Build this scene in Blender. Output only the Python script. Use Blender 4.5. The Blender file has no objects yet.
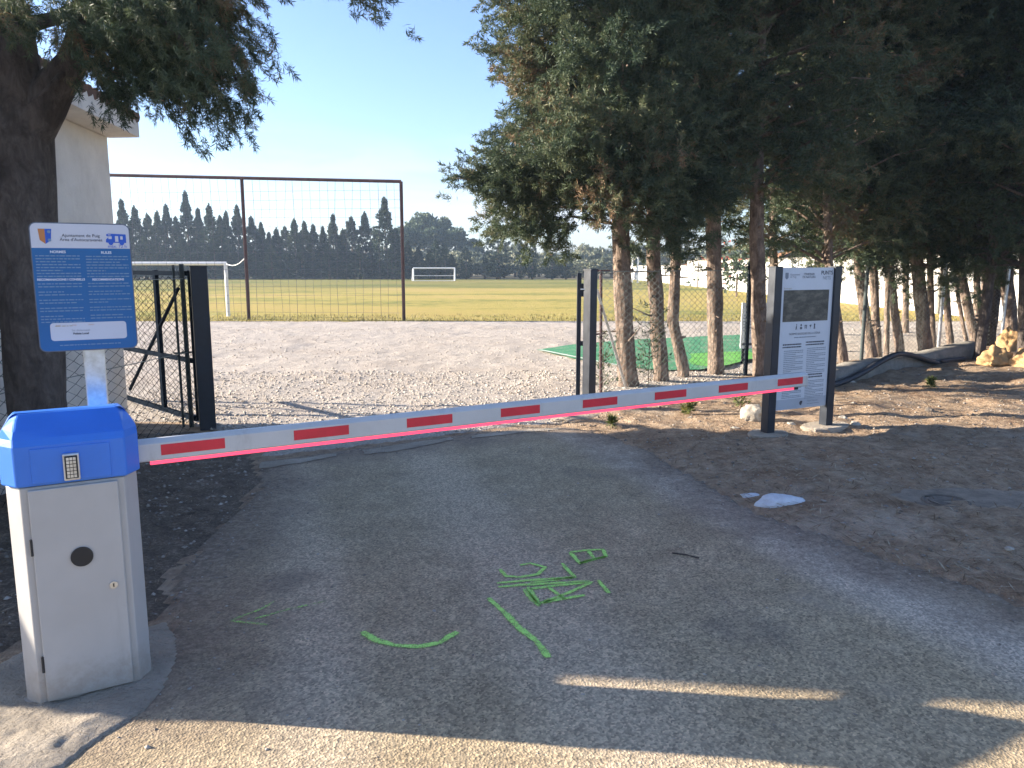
import bpy, math, random
import numpy as np
from mathutils import Vector, Matrix, noise as mnoise
from mathutils.geometry import tessellate_polygon

R = math.radians
rnd = random.Random(7)
scene = bpy.context.scene
COL = scene.collection

# ------------------------------------------------------------------ camera
H, PITCH, ROLL, FPX = 1.6, R(8.73), R(0.0), 769.0
Fw = Vector((0, math.cos(PITCH), -math.sin(PITCH)))
R0 = Vector((1, 0, 0)); U0 = Vector((0, math.sin(PITCH), math.cos(PITCH)))
Rt = R0 * math.cos(ROLL) - U0 * math.sin(ROLL)
Up = U0 * math.cos(ROLL) + R0 * math.sin(ROLL)
CAM = Vector((0, 0, H))

def ray(px, py): return Fw * FPX + Rt * (px - 512) - Up * (py - 384)
def G(px, py, z=0.0):
    d = ray(px, py); return CAM + d * ((z - H) / d.z)
def P(px, py, Y):
    d = ray(px, py); return CAM + d * (Y / d.y)
def RP(px, py, p0, n):
    d = ray(px, py); return CAM + d * ((p0 - CAM).dot(n) / d.dot(n))

cd = bpy.data.cameras.new("camera"); cam = bpy.data.objects.new("camera", cd); COL.objects.link(cam)
cd.sensor_width = 36; cd.lens = FPX / 1024 * 36; cd.clip_start = 0.05; cd.clip_end = 3000
M = Matrix((Rt, Up, -Fw)).transposed().to_4x4(); M.translation = CAM
cam.matrix_world = M
scene.camera = cam

# ------------------------------------------------------------------ light
SUN_EL, SUN_SLOPE = R(17.6), 0.12
AZ = math.atan2(-1.0, SUN_SLOPE)                # angle from +Y toward +X
sd = Vector((math.sin(AZ) * math.cos(SUN_EL), math.cos(AZ) * math.cos(SUN_EL), math.sin(SUN_EL)))
sl = bpy.data.lights.new("sun", 'SUN'); sl.energy = 4.4; sl.angle = R(0.53); sl.color = (1.0, 0.90, 0.77)
so = bpy.data.objects.new("sun", sl); COL.objects.link(so)
so.rotation_euler = (-sd).to_track_quat('-Z', 'Y').to_euler(); so.location = (-20, 5, 15)

w = bpy.data.worlds.new("World"); scene.world = w; w.use_nodes = True
nt = w.node_tree; nt.nodes.clear()
out = nt.nodes.new('ShaderNodeOutputWorld'); bg = nt.nodes.new('ShaderNodeBackground')
sky = nt.nodes.new('ShaderNodeTexSky'); sky.sky_type = 'NISHITA'; sky.sun_disc = False
sky.sun_elevation = SUN_EL; sky.sun_rotation = AZ; sky.altitude = 0; sky.air_density = 1.0; sky.dust_density = .8; sky.ozone_density = 2.2
bg.inputs['Strength'].default_value = 0.08
tc = nt.nodes.new('ShaderNodeTexCoord'); mp = nt.nodes.new('ShaderNodeMapping'); mp.inputs['Scale'].default_value = (1.0, 1.0, 7.0)
nz = nt.nodes.new('ShaderNodeTexNoise'); nz.inputs['Scale'].default_value = 3.2; nz.inputs['Detail'].default_value = 7; nz.inputs['Roughness'].default_value = .55; nz.inputs['Distortion'].default_value = .5
cr = nt.nodes.new('ShaderNodeValToRGB'); cr.color_ramp.elements[0].position = .46; cr.color_ramp.elements[1].position = .64
sx = nt.nodes.new('ShaderNodeSeparateXYZ')
m1 = nt.nodes.new('ShaderNodeMapRange'); m1.interpolation_type = 'SMOOTHSTEP'; m1.inputs['From Min'].default_value = .2; m1.inputs['From Max'].default_value = .03
mu = nt.nodes.new('ShaderNodeMath'); mu.operation = 'MULTIPLY'
mu2 = nt.nodes.new('ShaderNodeMath'); mu2.operation = 'MULTIPLY'; mu2.inputs[1].default_value = .75
mx = nt.nodes.new('ShaderNodeMix'); mx.data_type = 'RGBA'
nt.links.new(tc.outputs['Generated'], mp.inputs['Vector']); nt.links.new(mp.outputs['Vector'], nz.inputs['Vector'])
nt.links.new(nz.outputs['Fac'], cr.inputs['Fac']); nt.links.new(tc.outputs['Generated'], sx.inputs[0]); nt.links.new(sx.outputs['Z'], m1.inputs['Value'])
nt.links.new(cr.outputs['Color'], mu.inputs[0]); nt.links.new(m1.outputs['Result'], mu.inputs[1]); nt.links.new(mu.outputs[0], mu2.inputs[0])
tint = nt.nodes.new('ShaderNodeMix'); tint.data_type = 'RGBA'; tint.blend_type = 'MULTIPLY'; tint.inputs['Factor'].default_value = 1; tint.inputs['B'].default_value = (.75, .80, .99, 1)
nt.links.new(sky.outputs['Color'], tint.inputs['A']); nt.links.new(tint.outputs['Result'], mx.inputs['A']); mx.inputs['B'].default_value = (3.1, 3.0, 3.15, 1); nt.links.new(mu2.outputs[0], mx.inputs['Factor'])
nt.links.new(mx.outputs['Result'], bg.inputs['Color']); nt.links.new(bg.outputs[0], out.inputs[0])

scene.view_settings.view_transform = 'Standard'; scene.view_settings.look = 'None'
scene.view_settings.gamma = 1; scene.view_settings.use_curve_mapping = False
scene.view_settings.exposure = 2.12
scene.cycles.use_denoising = True
scene.cycles.max_bounces = 6; scene.cycles.diffuse_bounces = 3; scene.cycles.transparent_max_bounces = 12

# ------------------------------------------------------------------ materials
class NT:
    def __init__(s, name):
        s.m = bpy.data.materials.new(name); s.m.use_nodes = True; s.t = s.m.node_tree
        s.b = s.t.nodes['Principled BSDF']; s.out = s.t.nodes['Material Output']
        s.tc = s.t.nodes.new('ShaderNodeTexCoord')
    def n(s, typ, **kw):
        nd = s.t.nodes.new('ShaderNode' + typ)
        for k, v in kw.items():
            if hasattr(nd, k) and not k[0].isupper(): setattr(nd, k, v)
            else: nd.inputs[k].default_value = v
        return nd
    def l(s, a, b): s.t.links.new(a, b)
    def noise(s, scale, detail=4, rough=.6, vec=None, dist=0, stretch=None):
        nd = s.n('TexNoise', Scale=scale, Detail=detail, Roughness=rough, Distortion=dist)
        v = vec or s.tc.outputs['Object']
        if stretch:
            mpn = s.n('Mapping'); mpn.inputs['Scale'].default_value = stretch; s.l(v, mpn.inputs['Vector']); v = mpn.outputs['Vector']
        s.l(v, nd.inputs['Vector']); return nd.outputs['Fac']
    def voro(s, scale, feature='F1', rnd_=1.0):
        nd = s.n('TexVoronoi', Scale=scale); nd.feature = feature; s.l(s.tc.outputs['Object'], nd.inputs['Vector']); return nd
    def ramp(s, fac, stops):
        nd = s.n('ValToRGB'); e = nd.color_ramp.elements
        while len(e) < len(stops): e.new(.5)
        for el, (p, c) in zip(e, stops):
            el.position = p; el.color = (*c, 1) if len(c) == 3 else c
        s.l(fac, nd.inputs['Fac']); return nd.outputs['Color']
    def rng(s, fac, a, b, c=0., d=1., smooth=True):
        nd = s.n('MapRange'); nd.interpolation_type = 'SMOOTHSTEP' if smooth else 'LINEAR'
        for k, v in (('From Min', a), ('From Max', b), ('To Min', c), ('To Max', d)): nd.inputs[k].default_value = v
        s.l(fac, nd.inputs['Value']); return nd.outputs['Result']
    def mix(s, fac, a, b, blend='MIX'):
        nd = s.n('Mix'); nd.data_type = 'RGBA'; nd.blend_type = blend
        for key, v in (('Factor', fac), ('A', a), ('B', b)):
            if isinstance(v, (int, float)): nd.inputs[key].default_value = v
            elif isinstance(v, tuple): nd.inputs[key].default_value = (*v, 1)
            else: s.l(v, nd.inputs[key])
        return nd.outputs['Result']
    def math(s, op, a, b=0.):
        nd = s.n('Math'); nd.operation = op
        for i, v in enumerate((a, b)):
            if isinstance(v, (int, float)): nd.inputs[i].default_value = v
            else: s.l(v, nd.inputs[i])
        return nd.outputs[0]
    def bump(s, hgt, dist, strength=1.0, prev=None):
        nd = s.n('Bump', Distance=dist, Strength=strength); s.l(hgt, nd.inputs['Height'])
        if prev: s.l(prev, nd.inputs['Normal'])
        return nd.outputs['Normal']
    def fin(s, col, rough=.6, metal=0., nrm=None, spec=.4):
        if isinstance(col, tuple): s.b.inputs['Base Color'].default_value = (*col, 1)
        else: s.l(col, s.b.inputs['Base Color'])
        if isinstance(rough, (int, float)): s.b.inputs['Roughness'].default_value = rough
        else: s.l(rough, s.b.inputs['Roughness'])
        s.b.inputs['Metallic'].default_value = metal
        s.b.inputs['Specular IOR Level'].default_value = spec
        if nrm: s.l(nrm, s.b.inputs['Normal'])
        return s.m

def paint(name, c, rough=.4, var=.12, scale=6, metal=0, dirt=.0, bump=0.0, spec=.4):
    t = NT(name); a = t.noise(scale, 6, .65)
    col = t.mix(t.rng(a, .3, .7), tuple(x * (1 - var) for x in c), tuple(min(1, x * (1 + var)) for x in c))
    if dirt:
        d = t.noise(scale * 2.3, 8, .7, stretch=(1, 1, .35))
        col = t.mix(t.math('MULTIPLY', t.rng(d, .52, .75), dirt), col, (.12, .095, .07))
    n = t.bump(t.noise(scale * 12, 3), bump) if bump else None
    return t.fin(col, t.rng(a, .2, .8, rough * .8, min(1, rough * 1.2)), metal, n, spec)

def cabinet(name, c):
    t = NT(name); a = t.noise(4, 6, .65); col = t.mix(t.rng(a, .3, .7), tuple(x * .95 for x in c), tuple(x * 1.04 for x in c))
    sep = t.n('SeparateXYZ'); t.l(t.tc.outputs['Object'], sep.inputs[0]); sp = t.noise(22, 7, .75); st = t.noise(9, 7, .7, stretch=(1.6, 1.6, .12))
    low = t.rng(t.math('ADD', sep.outputs['Z'], t.math('MULTIPLY', t.math('SUBTRACT', sp, .5), -.32)), .20, .0, 0, .62)
    col = t.mix(low, col, (.27, .215, .155)); col = t.mix(t.math('MULTIPLY', t.rng(st, .56, .76), .16), col, (.16, .14, .12))
    col = t.mix(t.math('MULTIPLY', t.rng(t.noise(60, 5, .8), .62, .74), .25), col, (.25, .21, .17))
    return t.fin(col, t.rng(a, .2, .8, .34, .5), 0, None, .4)
def make_materials():
    m = {}
    # asphalt with dust, aggregate and two polished wheel tracks
    t = NT('asphalt')
    sep = t.n('SeparateXYZ'); t.l(t.tc.outputs['Object'], sep.inputs[0])
    X, Y = sep.outputs['X'], sep.outputs['Y']
    big = t.noise(.55, 5, .6); mid = t.noise(3.2, 6, .7); v = t.voro(105); v2 = t.voro(45)
    wob = t.math('MULTIPLY', t.math('SUBTRACT', big, .5), .9)
    col = t.ramp(mid, [(.25, (.285, .218, .132)), (.5, (.37, .288, .178)), (.75, (.45, .356, .228))])
    xt = t.math('ADD', t.math('ADD', X, t.math('MULTIPLY', Y, .30)), t.math('MULTIPLY', wob, .6))
    for c0, wd in ((.86, .48), (-.25, .30)):
        dd = t.math('ABSOLUTE', t.math('SUBTRACT', xt, c0 + .3))
        col = t.mix(t.math('MULTIPLY', t.rng(dd, wd, .05), .70), col, (.48, .385, .265))
    xr = t.math('ADD', t.math('SUBTRACT', X, t.math('MULTIPLY', t.math('SUBTRACT', 7.6, Y), .33)), t.math('MULTIPLY', wob, .6))
    dd = t.math('ABSOLUTE', t.math('SUBTRACT', xr, .55))
    col = t.mix(t.math('MULTIPLY', t.rng(dd, .44, .05), .85), col, (.60, .50, .385))
    agg = t.ramp(v.outputs['Color'], [(.1, (.45, .45, .45)), (.5, (1, 1, 1)), (.9, (1.75, 1.68, 1.6))])
    col = t.mix(.75, col, agg, 'MULTIPLY'); col = t.mix(.28, col, t.ramp(v2.outputs['Color'], [(.1, (.62, .6, .6)), (.5, (1, 1, 1)), (.95, (1.45, 1.42, 1.38))]), 'MULTIPLY')
    oil = t.noise(1.4, 5, .55, stretch=(1, .7, 1)); col = t.mix(t.math('MULTIPLY', t.rng(oil, .56, .72), .5), col, (.14, .12, .098))
    dust = t.noise(.9, 6, .65); col = t.mix(t.math('MULTIPLY', t.rng(dust, .54, .75), .45), col, (.42, .35, .26))
    at = t.n('Attribute'); at.attribute_name = 'tint'
    ef = t.math('ADD', at.outputs['Fac'], t.math('ADD', t.math('MULTIPLY', t.math('SUBTRACT', t.noise(2.2, 6, .7), .5), 1.1), t.math('MULTIPLY', t.math('SUBTRACT', t.noise(26, 5, .75), .5), .5)))
    col = t.mix(t.rng(ef, .80, -.05, 0, .92), col, t.ramp(t.noise(30, 5, .75), [(.3, (.10, .072, .05)), (.5, (.21, .152, .105)), (.7, (.36, .275, .195))]))
    nr = t.bump(v.outputs['Distance'], .0035, .7); nr = t.bump(t.noise(70, 5, .7), .006, .6, nr); nr = t.bump(mid, .02, .5, nr)
    m['asphalt'] = t.fin(col, .82, 0, nr, .3)
    # gravel yard
    t = NT('gravel')
    v = t.voro(62); v2 = t.voro(140); a = t.noise(.8, 6, .6); b = t.noise(4.5, 5, .65)
    col = t.ramp(v.outputs['Color'], [(.05, (0.354, 0.301, 0.248)), (.5, (0.49, 0.425, 0.354)), (.95, (0.614, 0.543, 0.46))])
    col = t.mix(t.math('MULTIPLY', t.rng(a, .42, .66), .45), col, (0.389, 0.319, 0.254))
    col = t.mix(t.math('MULTIPLY', t.rng(b, .56, .72), .2), col, (0.26, 0.212, 0.171))
    nr = t.bump(v.outputs['Distance'], .014, .7); nr = t.bump(v2.outputs['Distance'], .008, .7, nr); nr = t.bump(b, .06, .6, nr)
    m['gravel'] = t.fin(col, .9, 0, nr, .2)
    # dirt with pine needles
    t = NT('dirt')
    a = t.noise(1.3, 7, .65); b = t.noise(9, 7, .7); f = t.noise(38, 4, .7, stretch=(1, .35, 1)); v = t.voro(55)
    col = t.ramp(b, [(.28, (0.237, 0.165, 0.11)), (.5, (0.45, 0.321, 0.211)), (.72, (0.671, 0.504, 0.343))])
    col = t.mix(t.rng(a, .48, .66, 0, .7), col, (0.289, 0.176, 0.104))
    col = t.mix(t.math('MULTIPLY', t.rng(f, .52, .68), .55), col, (0.61, 0.434, 0.26))
    col = t.mix(t.math('MULTIPLY', t.rng(t.noise(.7, 5), .56, .7), .5), col, (0.64, 0.534, 0.412))
    col = t.mix(.75, col, t.ramp(t.noise(75, 6, .8), [(.32, (0.549, 0.525, 0.512)), (.5, (0.82, 0.82, 0.82)), (.68, (0.82, 0.82, 0.82))]), 'MULTIPLY')
    nr = t.bump(b, .07, .8); nr = t.bump(f, .02, .7, nr); nr = t.bump(v.outputs['Distance'], .014, .5, nr)
    m['dirt'] = t.fin(col, .95, 0, nr, .15)
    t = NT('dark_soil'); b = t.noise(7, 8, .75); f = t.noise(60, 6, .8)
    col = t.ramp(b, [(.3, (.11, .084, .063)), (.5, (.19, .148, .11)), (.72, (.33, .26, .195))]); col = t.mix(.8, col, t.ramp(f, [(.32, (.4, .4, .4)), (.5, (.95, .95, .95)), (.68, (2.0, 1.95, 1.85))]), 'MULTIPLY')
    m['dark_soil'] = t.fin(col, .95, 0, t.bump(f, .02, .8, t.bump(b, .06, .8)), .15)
    # football field: dry yellow grass with greener bands
    t = NT('field_grass')
    sep = t.n('SeparateXYZ'); t.l(t.tc.outputs['Object'], sep.inputs[0]); Y = sep.outputs['Y']
    a = t.noise(.09, 6, .6, stretch=(.6, 1.2, 1)); b = t.noise(1.3, 8, .75); f = t.noise(14, 4, .8)
    base = t.ramp(t.math('ADD', a, t.math('MULTIPLY', t.math('SUBTRACT', b, .5), .5)), [(.36, (.52, .38, .13)), (.50, (.48, .385, .11)), (.62, (.27, .265, .075)), (.76, (.15, .18, .05))])
    farg = t.rng(t.math('ADD', Y, t.math('MULTIPLY', t.math('SUBTRACT', a, .5), 60)), 40, 66, 0, .62)
    base = t.mix(farg, base, (0.144, 0.162, 0.048))
    col = t.mix(.6, base, t.ramp(f, [(.25, (0.66, 0.66, 0.66)), (.75, (0.82, 0.82, 0.82))]), 'MULTIPLY')
    nr = t.bump(b, .12, .8); nr = t.bump(f, .05, 1, nr)
    m['field_grass'] = t.fin(col, .95, 0, nr, .1)
    t = NT('open_ground'); b = t.noise(.15, 8, .7)
    m['ground'] = t.fin(t.ramp(b, [(.3, (.12, .10, .05)), (.7, (.22, .18, .09))]), .95, 0, t.bump(t.noise(3, 6), .1))
    t = NT('hill_scrub'); b = t.noise(.06, 9, .75)
    m['hill'] = t.fin(t.ramp(b, [(.3, (.04, .05, .025)), (.55, (.10, .105, .06)), (.75, (.18, .16, .10))]), .95, 0, t.bump(b, 3))
    t = NT('sports_surface'); b = t.noise(2.5, 8, .7); c = t.noise(20, 5, .7)
    col = t.ramp(b, [(.3, (.035, .20, .085)), (.7, (.06, .27, .12))]); col = t.mix(t.rng(t.math('ADD', c, t.math('MULTIPLY', t.math('SUBTRACT', b, .5), .7)), .50, .72, 0, .75), col, (.36, .32, .25))
    m['court'] = t.fin(col, .85, 0, t.bump(c, .01))
    m['court_light'] = paint('sports_surface_light', (.12, .36, .06), .85, .25, 5)
    m['court_line'] = paint('court_line', (.55, .6, .5), .8, .2, 8)
    t = NT('concrete'); a = t.noise(2.2, 8, .7); b = t.noise(16, 7, .75); v = t.voro(70)
    col = t.ramp(a, [(.3, (0.345, 0.287, 0.218)), (.55, (0.483, 0.408, 0.316)), (.75, (0.609, 0.529, 0.425))]); col = t.mix(t.rng(b, .55, .75, 0, .5), col, (0.253, 0.213, 0.167))
    nr = t.bump(b, .05, .9); nr = t.bump(v.outputs['Distance'], .012, .6, nr)
    m['concrete'] = t.fin(col, .9, 0, nr, .2)
    t = NT('kerb_concrete'); b = t.noise(5, 8, .75)
    m['kerb'] = t.fin(t.ramp(b, [(.3, (.15, .135, .115)), (.7, (.33, .30, .25))]), .92, 0, t.bump(b, .03))
    m['dust'] = paint('dusty_earth', (.31, .25, .19), .95, .25, 7, bump=.02, spec=.1)
    m['hood_blue'] = paint('hood_blue', (.045, .19, .66), .34, .06, 3, dirt=.06)
    m['cabinet_grey'] = cabinet('cabinet_grey', (.44, .425, .40))
    m['door_grey'] = cabinet('door_grey', (.45, .435, .41))
    m['arm_white'] = paint('arm_white', (.55, .54, .52), .38, .06, 3, dirt=.28)
    m['stripe_red'] = paint('stripe_red', (.66, .03, .05), .35, .08, 9)
    t = NT('led_strip'); t.b.inputs['Emission Color'].default_value = (1, .06, .13, 1); t.b.inputs['Emission Strength'].default_value = .45
    m['led'] = t.fin((.75, .05, .1), .35)
    m['black_plastic'] = paint('black_plastic', (.018, .019, .022), .5, .15, 20)
    m['black_steel'] = paint('black_steel', (.010, .014, .021), .9, .15, 8, dirt=.0, spec=.0)
    m['black_gloss'] = paint('black_gloss_paint', (.018, .023, .032), .38, .15, 8, dirt=.05)
    m['green_steel'] = paint('green_steel', (.06, .072, .07), .65, .2, 12, dirt=.15, spec=.2)
    m['galv'] = paint('galvanised_steel', (.58, .61, .64), .33, .18, 22, metal=.85)
    m['wire'] = paint('wire', (.17, .19, .165), .5, .25, 12, metal=.2)
    m['net_wire'] = paint('net_wire', (.16, .155, .16), .6, .2, 3)
    m['rust_steel'] = paint('rust_steel', (.085, .042, .038), .65, .3, 7)
    m['white_paint'] = paint('white_paint', (.78, .77, .74), .5, .06, 6, dirt=.12)
    m['sign_white'] = paint('sign_white', (.60, .61, .66), .4, .03, 4)
    m['sign_blue'] = paint('sign_blue', (.010, .122, .33), .35, .06, 3)
    m['panel_back'] = paint('panel_back', (.12, .14, .18), .5, .1, 8)
    m['ink_blue'] = paint('ink_blue', (.02, .10, .50), .4, .05, 5)
    m['ink_orange'] = paint('ink_orange', (.52, .20, .06), .4, .05, 5)
    m['ink_dark'] = paint('ink_dark', (.045, .05, .065), .5, .05, 5)
    m['ink_grey'] = paint('ink_grey', (.22, .24, .27), .5, .05, 5)
    m['ink_pale'] = paint('ink_pale', (.17, .27, .40), .5, .05, 5)
    m['ink_white'] = paint('ink_white', (.68, .72, .78), .5, .03, 5)
    m['ink_ochre'] = paint('ink_ochre', (.42, .36, .24), .5, .05, 5)
    m['board_white'] = paint('board_white', (.64, .65, .67), .4, .04, 4, dirt=.03)
    m['board_footer'] = paint('board_footer', (.44, .46, .49), .4, .04, 4)
    t = NT('landscape_print'); a = t.noise(7, 8, .7, stretch=(1, 1, 2.4)); b = t.noise(28, 5, .8)
    col = t.ramp(a, [(.3, (.02, .022, .018)), (.5, (.075, .07, .055)), (.62, (.15, .13, .10)), (.75, (.06, .075, .035))])
    m['landscape'] = t.fin(t.mix(.4, col, t.ramp(b, [(.3, (.5, .5, .5)), (.7, (1.5, 1.5, 1.5))]), 'MULTIPLY'), .4)
    t = NT('render_wall'); a = t.noise(1.6, 8, .7); b = t.noise(24, 6, .75); d = t.noise(2.2, 7, .7, stretch=(0.82, 0.82, 0.45))
    col = t.ramp(a, [(.3, (0.63, 0.578, 0.51)), (.7, (0.82, 0.765, 0.683))]); col = t.mix(t.rng(d, .55, .75, 0, .45), col, (0.45, 0.398, 0.338))
    m['render_wall'] = t.fin(col, .9, 0, t.bump(b, .015))
    t = NT('white_wall'); a = t.noise(.5, 8, .7); d = t.noise(1.1, 7, .7, stretch=(1.5, 1.5, .25))
    col = t.ramp(a, [(.3, (.50, .475, .43)), (.7, (.60, .575, .525))]); col = t.mix(t.rng(d, .56, .78, 0, .4), col, (.42, .37, .30))
    m['white_wall'] = t.fin(col, .9, 0, t.bump(t.noise(18, 5), .02))
    m['tile'] = paint('roof_tile', (.19, .11, .08), .85, .35, 9, bump=.02)
    t = NT('orange_soil'); a = t.noise(.8, 9, .75)
    m['orange_soil'] = t.fin(t.ramp(a, [(.3, (.30, .12, .05)), (.6, (.52, .25, .11)), (.8, (.58, .36, .2))]), .95, 0, t.bump(a, .5))
    # bark
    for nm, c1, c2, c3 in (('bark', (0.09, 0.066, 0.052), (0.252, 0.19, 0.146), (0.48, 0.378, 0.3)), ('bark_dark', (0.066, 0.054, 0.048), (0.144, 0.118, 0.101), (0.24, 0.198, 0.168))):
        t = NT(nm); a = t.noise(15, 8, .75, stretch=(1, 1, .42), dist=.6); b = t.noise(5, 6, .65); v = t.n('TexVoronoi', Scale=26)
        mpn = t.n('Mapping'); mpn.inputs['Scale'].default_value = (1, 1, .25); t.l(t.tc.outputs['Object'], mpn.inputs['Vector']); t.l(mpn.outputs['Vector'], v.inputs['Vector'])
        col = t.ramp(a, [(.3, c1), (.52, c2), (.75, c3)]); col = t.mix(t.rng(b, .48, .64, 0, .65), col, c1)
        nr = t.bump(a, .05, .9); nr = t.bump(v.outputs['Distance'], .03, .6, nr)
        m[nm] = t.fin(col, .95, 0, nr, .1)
    # foliage: colour from each plume's own tint value
    def leaf(nm, stops, trans=.24, vary=.22):
        t = NT(nm); at = t.n('Attribute'); at.attribute_name = 'tint'
        oi = t.n('ObjectInfo'); col = t.ramp(t.math('ADD', at.outputs['Fac'], t.math('MULTIPLY', t.math('SUBTRACT', oi.outputs['Random'], .5), vary)), stops)
        tr = t.n('BsdfTranslucent'); ms = t.n('MixShader'); ms.inputs[0].default_value = trans
        t.fin(col, .6, 0, None, .25); t.l(col, tr.inputs['Color'])
        t.l(t.b.outputs[0], ms.inputs[1]); t.l(tr.outputs[0], ms.inputs[2]); t.l(ms.outputs[0], t.out.inputs['Surface'])
        return t.m
    m['leaf'] = leaf('cypress_leaf', [(0, (0.033, 0.056, 0.033)), (.45, (0.077, 0.105, 0.056)), (.78, (0.137, 0.155, 0.078)), (.93, (0.19, 0.172, 0.095)), (1, (0.229, 0.146, 0.083))])
    m['leaf_far'] = leaf('far_conifer_leaf', [(0, (0.032, 0.055, 0.042)), (.6, (0.064, 0.094, 0.062)), (1, (0.12, 0.137, 0.073))], .12, .55)
    m['leaf_pine'] = leaf('pine_leaf', [(0, (0.056, 0.088, 0.056)), (.6, (0.105, 0.141, 0.077)), (1, (0.178, 0.193, 0.097))], .12, .55)
    m['leaf_olive'] = leaf('olive_leaf', [(0, (0.109, 0.124, 0.077)), (.5, (0.201, 0.217, 0.132)), (1, (0.373, 0.342, 0.217))], .12, .55)
    m['leaf_weed'] = leaf('weed_leaf', [(0, (.05, .085, .02)), (.6, (.11, .14, .035)), (1, (.26, .22, .07))], .25)
    m['needle'] = leaf('needle_litter', [(0, (.10, .055, .028)), (.5, (.22, .14, .075)), (.8, (.36, .26, .16)), (1, (.45, .38, .26))], 0.02)
    t = NT('stone'); at = t.n('Attribute'); at.attribute_name = 'tint'
    m['stone'] = t.fin(t.ramp(at.outputs['Fac'], [(0, (.17, .14, .115)), (.5, (.29, .25, .205)), (1, (.44, .395, .335))]), .9, 0, t.bump(t.noise(60, 4), .004))
    t = NT('gravel_stone'); at = t.n('Attribute'); at.attribute_name = 'tint'
    m['gravel_stone'] = t.fin(t.ramp(at.outputs['Fac'], [(0, (.33, .28, .23)), (.5, (.47, .41, .34)), (1, (.60, .54, .46))]), .9)
    t = NT('rock_pale'); a = t.noise(9, 8, .7)
    m['rock'] = t.fin(t.ramp(a, [(.3, (.26, .225, .18)), (.7, (.50, .45, .37))]), .92, 0, t.bump(a, .02))
    t = NT('rock_orange'); a = t.noise(6, 8, .72)
    m['rock_orange'] = t.fin(t.ramp(a, [(.3, (.28, .16, .075)), (.6, (.52, .34, .16)), (.8, (.60, .44, .25))]), .92, 0, t.bump(a, .03))
    t = NT('rock_white'); a = t.noise(12, 7, .7)
    m['rock_white'] = t.fin(t.ramp(a, [(.3, (.50, .52, .54)), (.7, (.74, .76, .78))]), .8, 0, t.bump(a, .01))
    m['hose'] = paint('hose_rubber', (.03, .033, .04), .55, .3, 8)
    m['valve'] = paint('cast_iron', (.17, .14, .11), .9, .35, 15, bump=.01)
    m['dead_grass'] = leaf('dead_grass', [(0, (.16, .13, .05)), (.5, (.28, .23, .09)), (1, (.12, .14, .04))], .1)
    # chalky green spray: paint missing where the aggregate is low
    t = NT('green_spray'); tr = t.n('BsdfTransparent'); ms = t.n('MixShader')
    at = t.n('Attribute'); at.attribute_name = 'tint'
    a = t.noise(140, 3, .7); b = t.noise(24, 5, .7)
    cov = t.math('ADD', t.math('ADD', t.math('MULTIPLY', a, .55), t.math('MULTIPLY', b, .45)), t.math('SUBTRACT', at.outputs['Fac'], .5))
    t.fin((.52, .90, .20), .8, 0, None, .2)
    t.l(t.rng(cov, .40, .72), ms.inputs[0]); t.l(tr.outputs[0], ms.inputs[1]); t.l(t.b.outputs[0], ms.inputs[2]); t.l(ms.outputs[0], t.out.inputs['Surface'])
    m['spray'] = t.m
    return m
MT = make_materials()

# ------------------------------------------------------------------ builders
def link(name, me, parent=None):
    o = bpy.data.objects.new(name, me); COL.objects.link(o)
    if parent: o.parent = parent
    return o
def tag(o, label=None, cat=None, group=None, kind=None):
    if label: o['label'] = label
    if cat: o['category'] = cat
    if group: o['group'] = group
    if kind: o['kind'] = kind
    return o
def thing(name, label, cat, loc=(0, 0, 0), rz=0, group=None):
    o = bpy.data.objects.new(name, None); COL.objects.link(o); o.location = loc; o.rotation_euler = (0, 0, rz)
    o.empty_display_size = .2
    return tag(o, label, cat, group)

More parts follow.
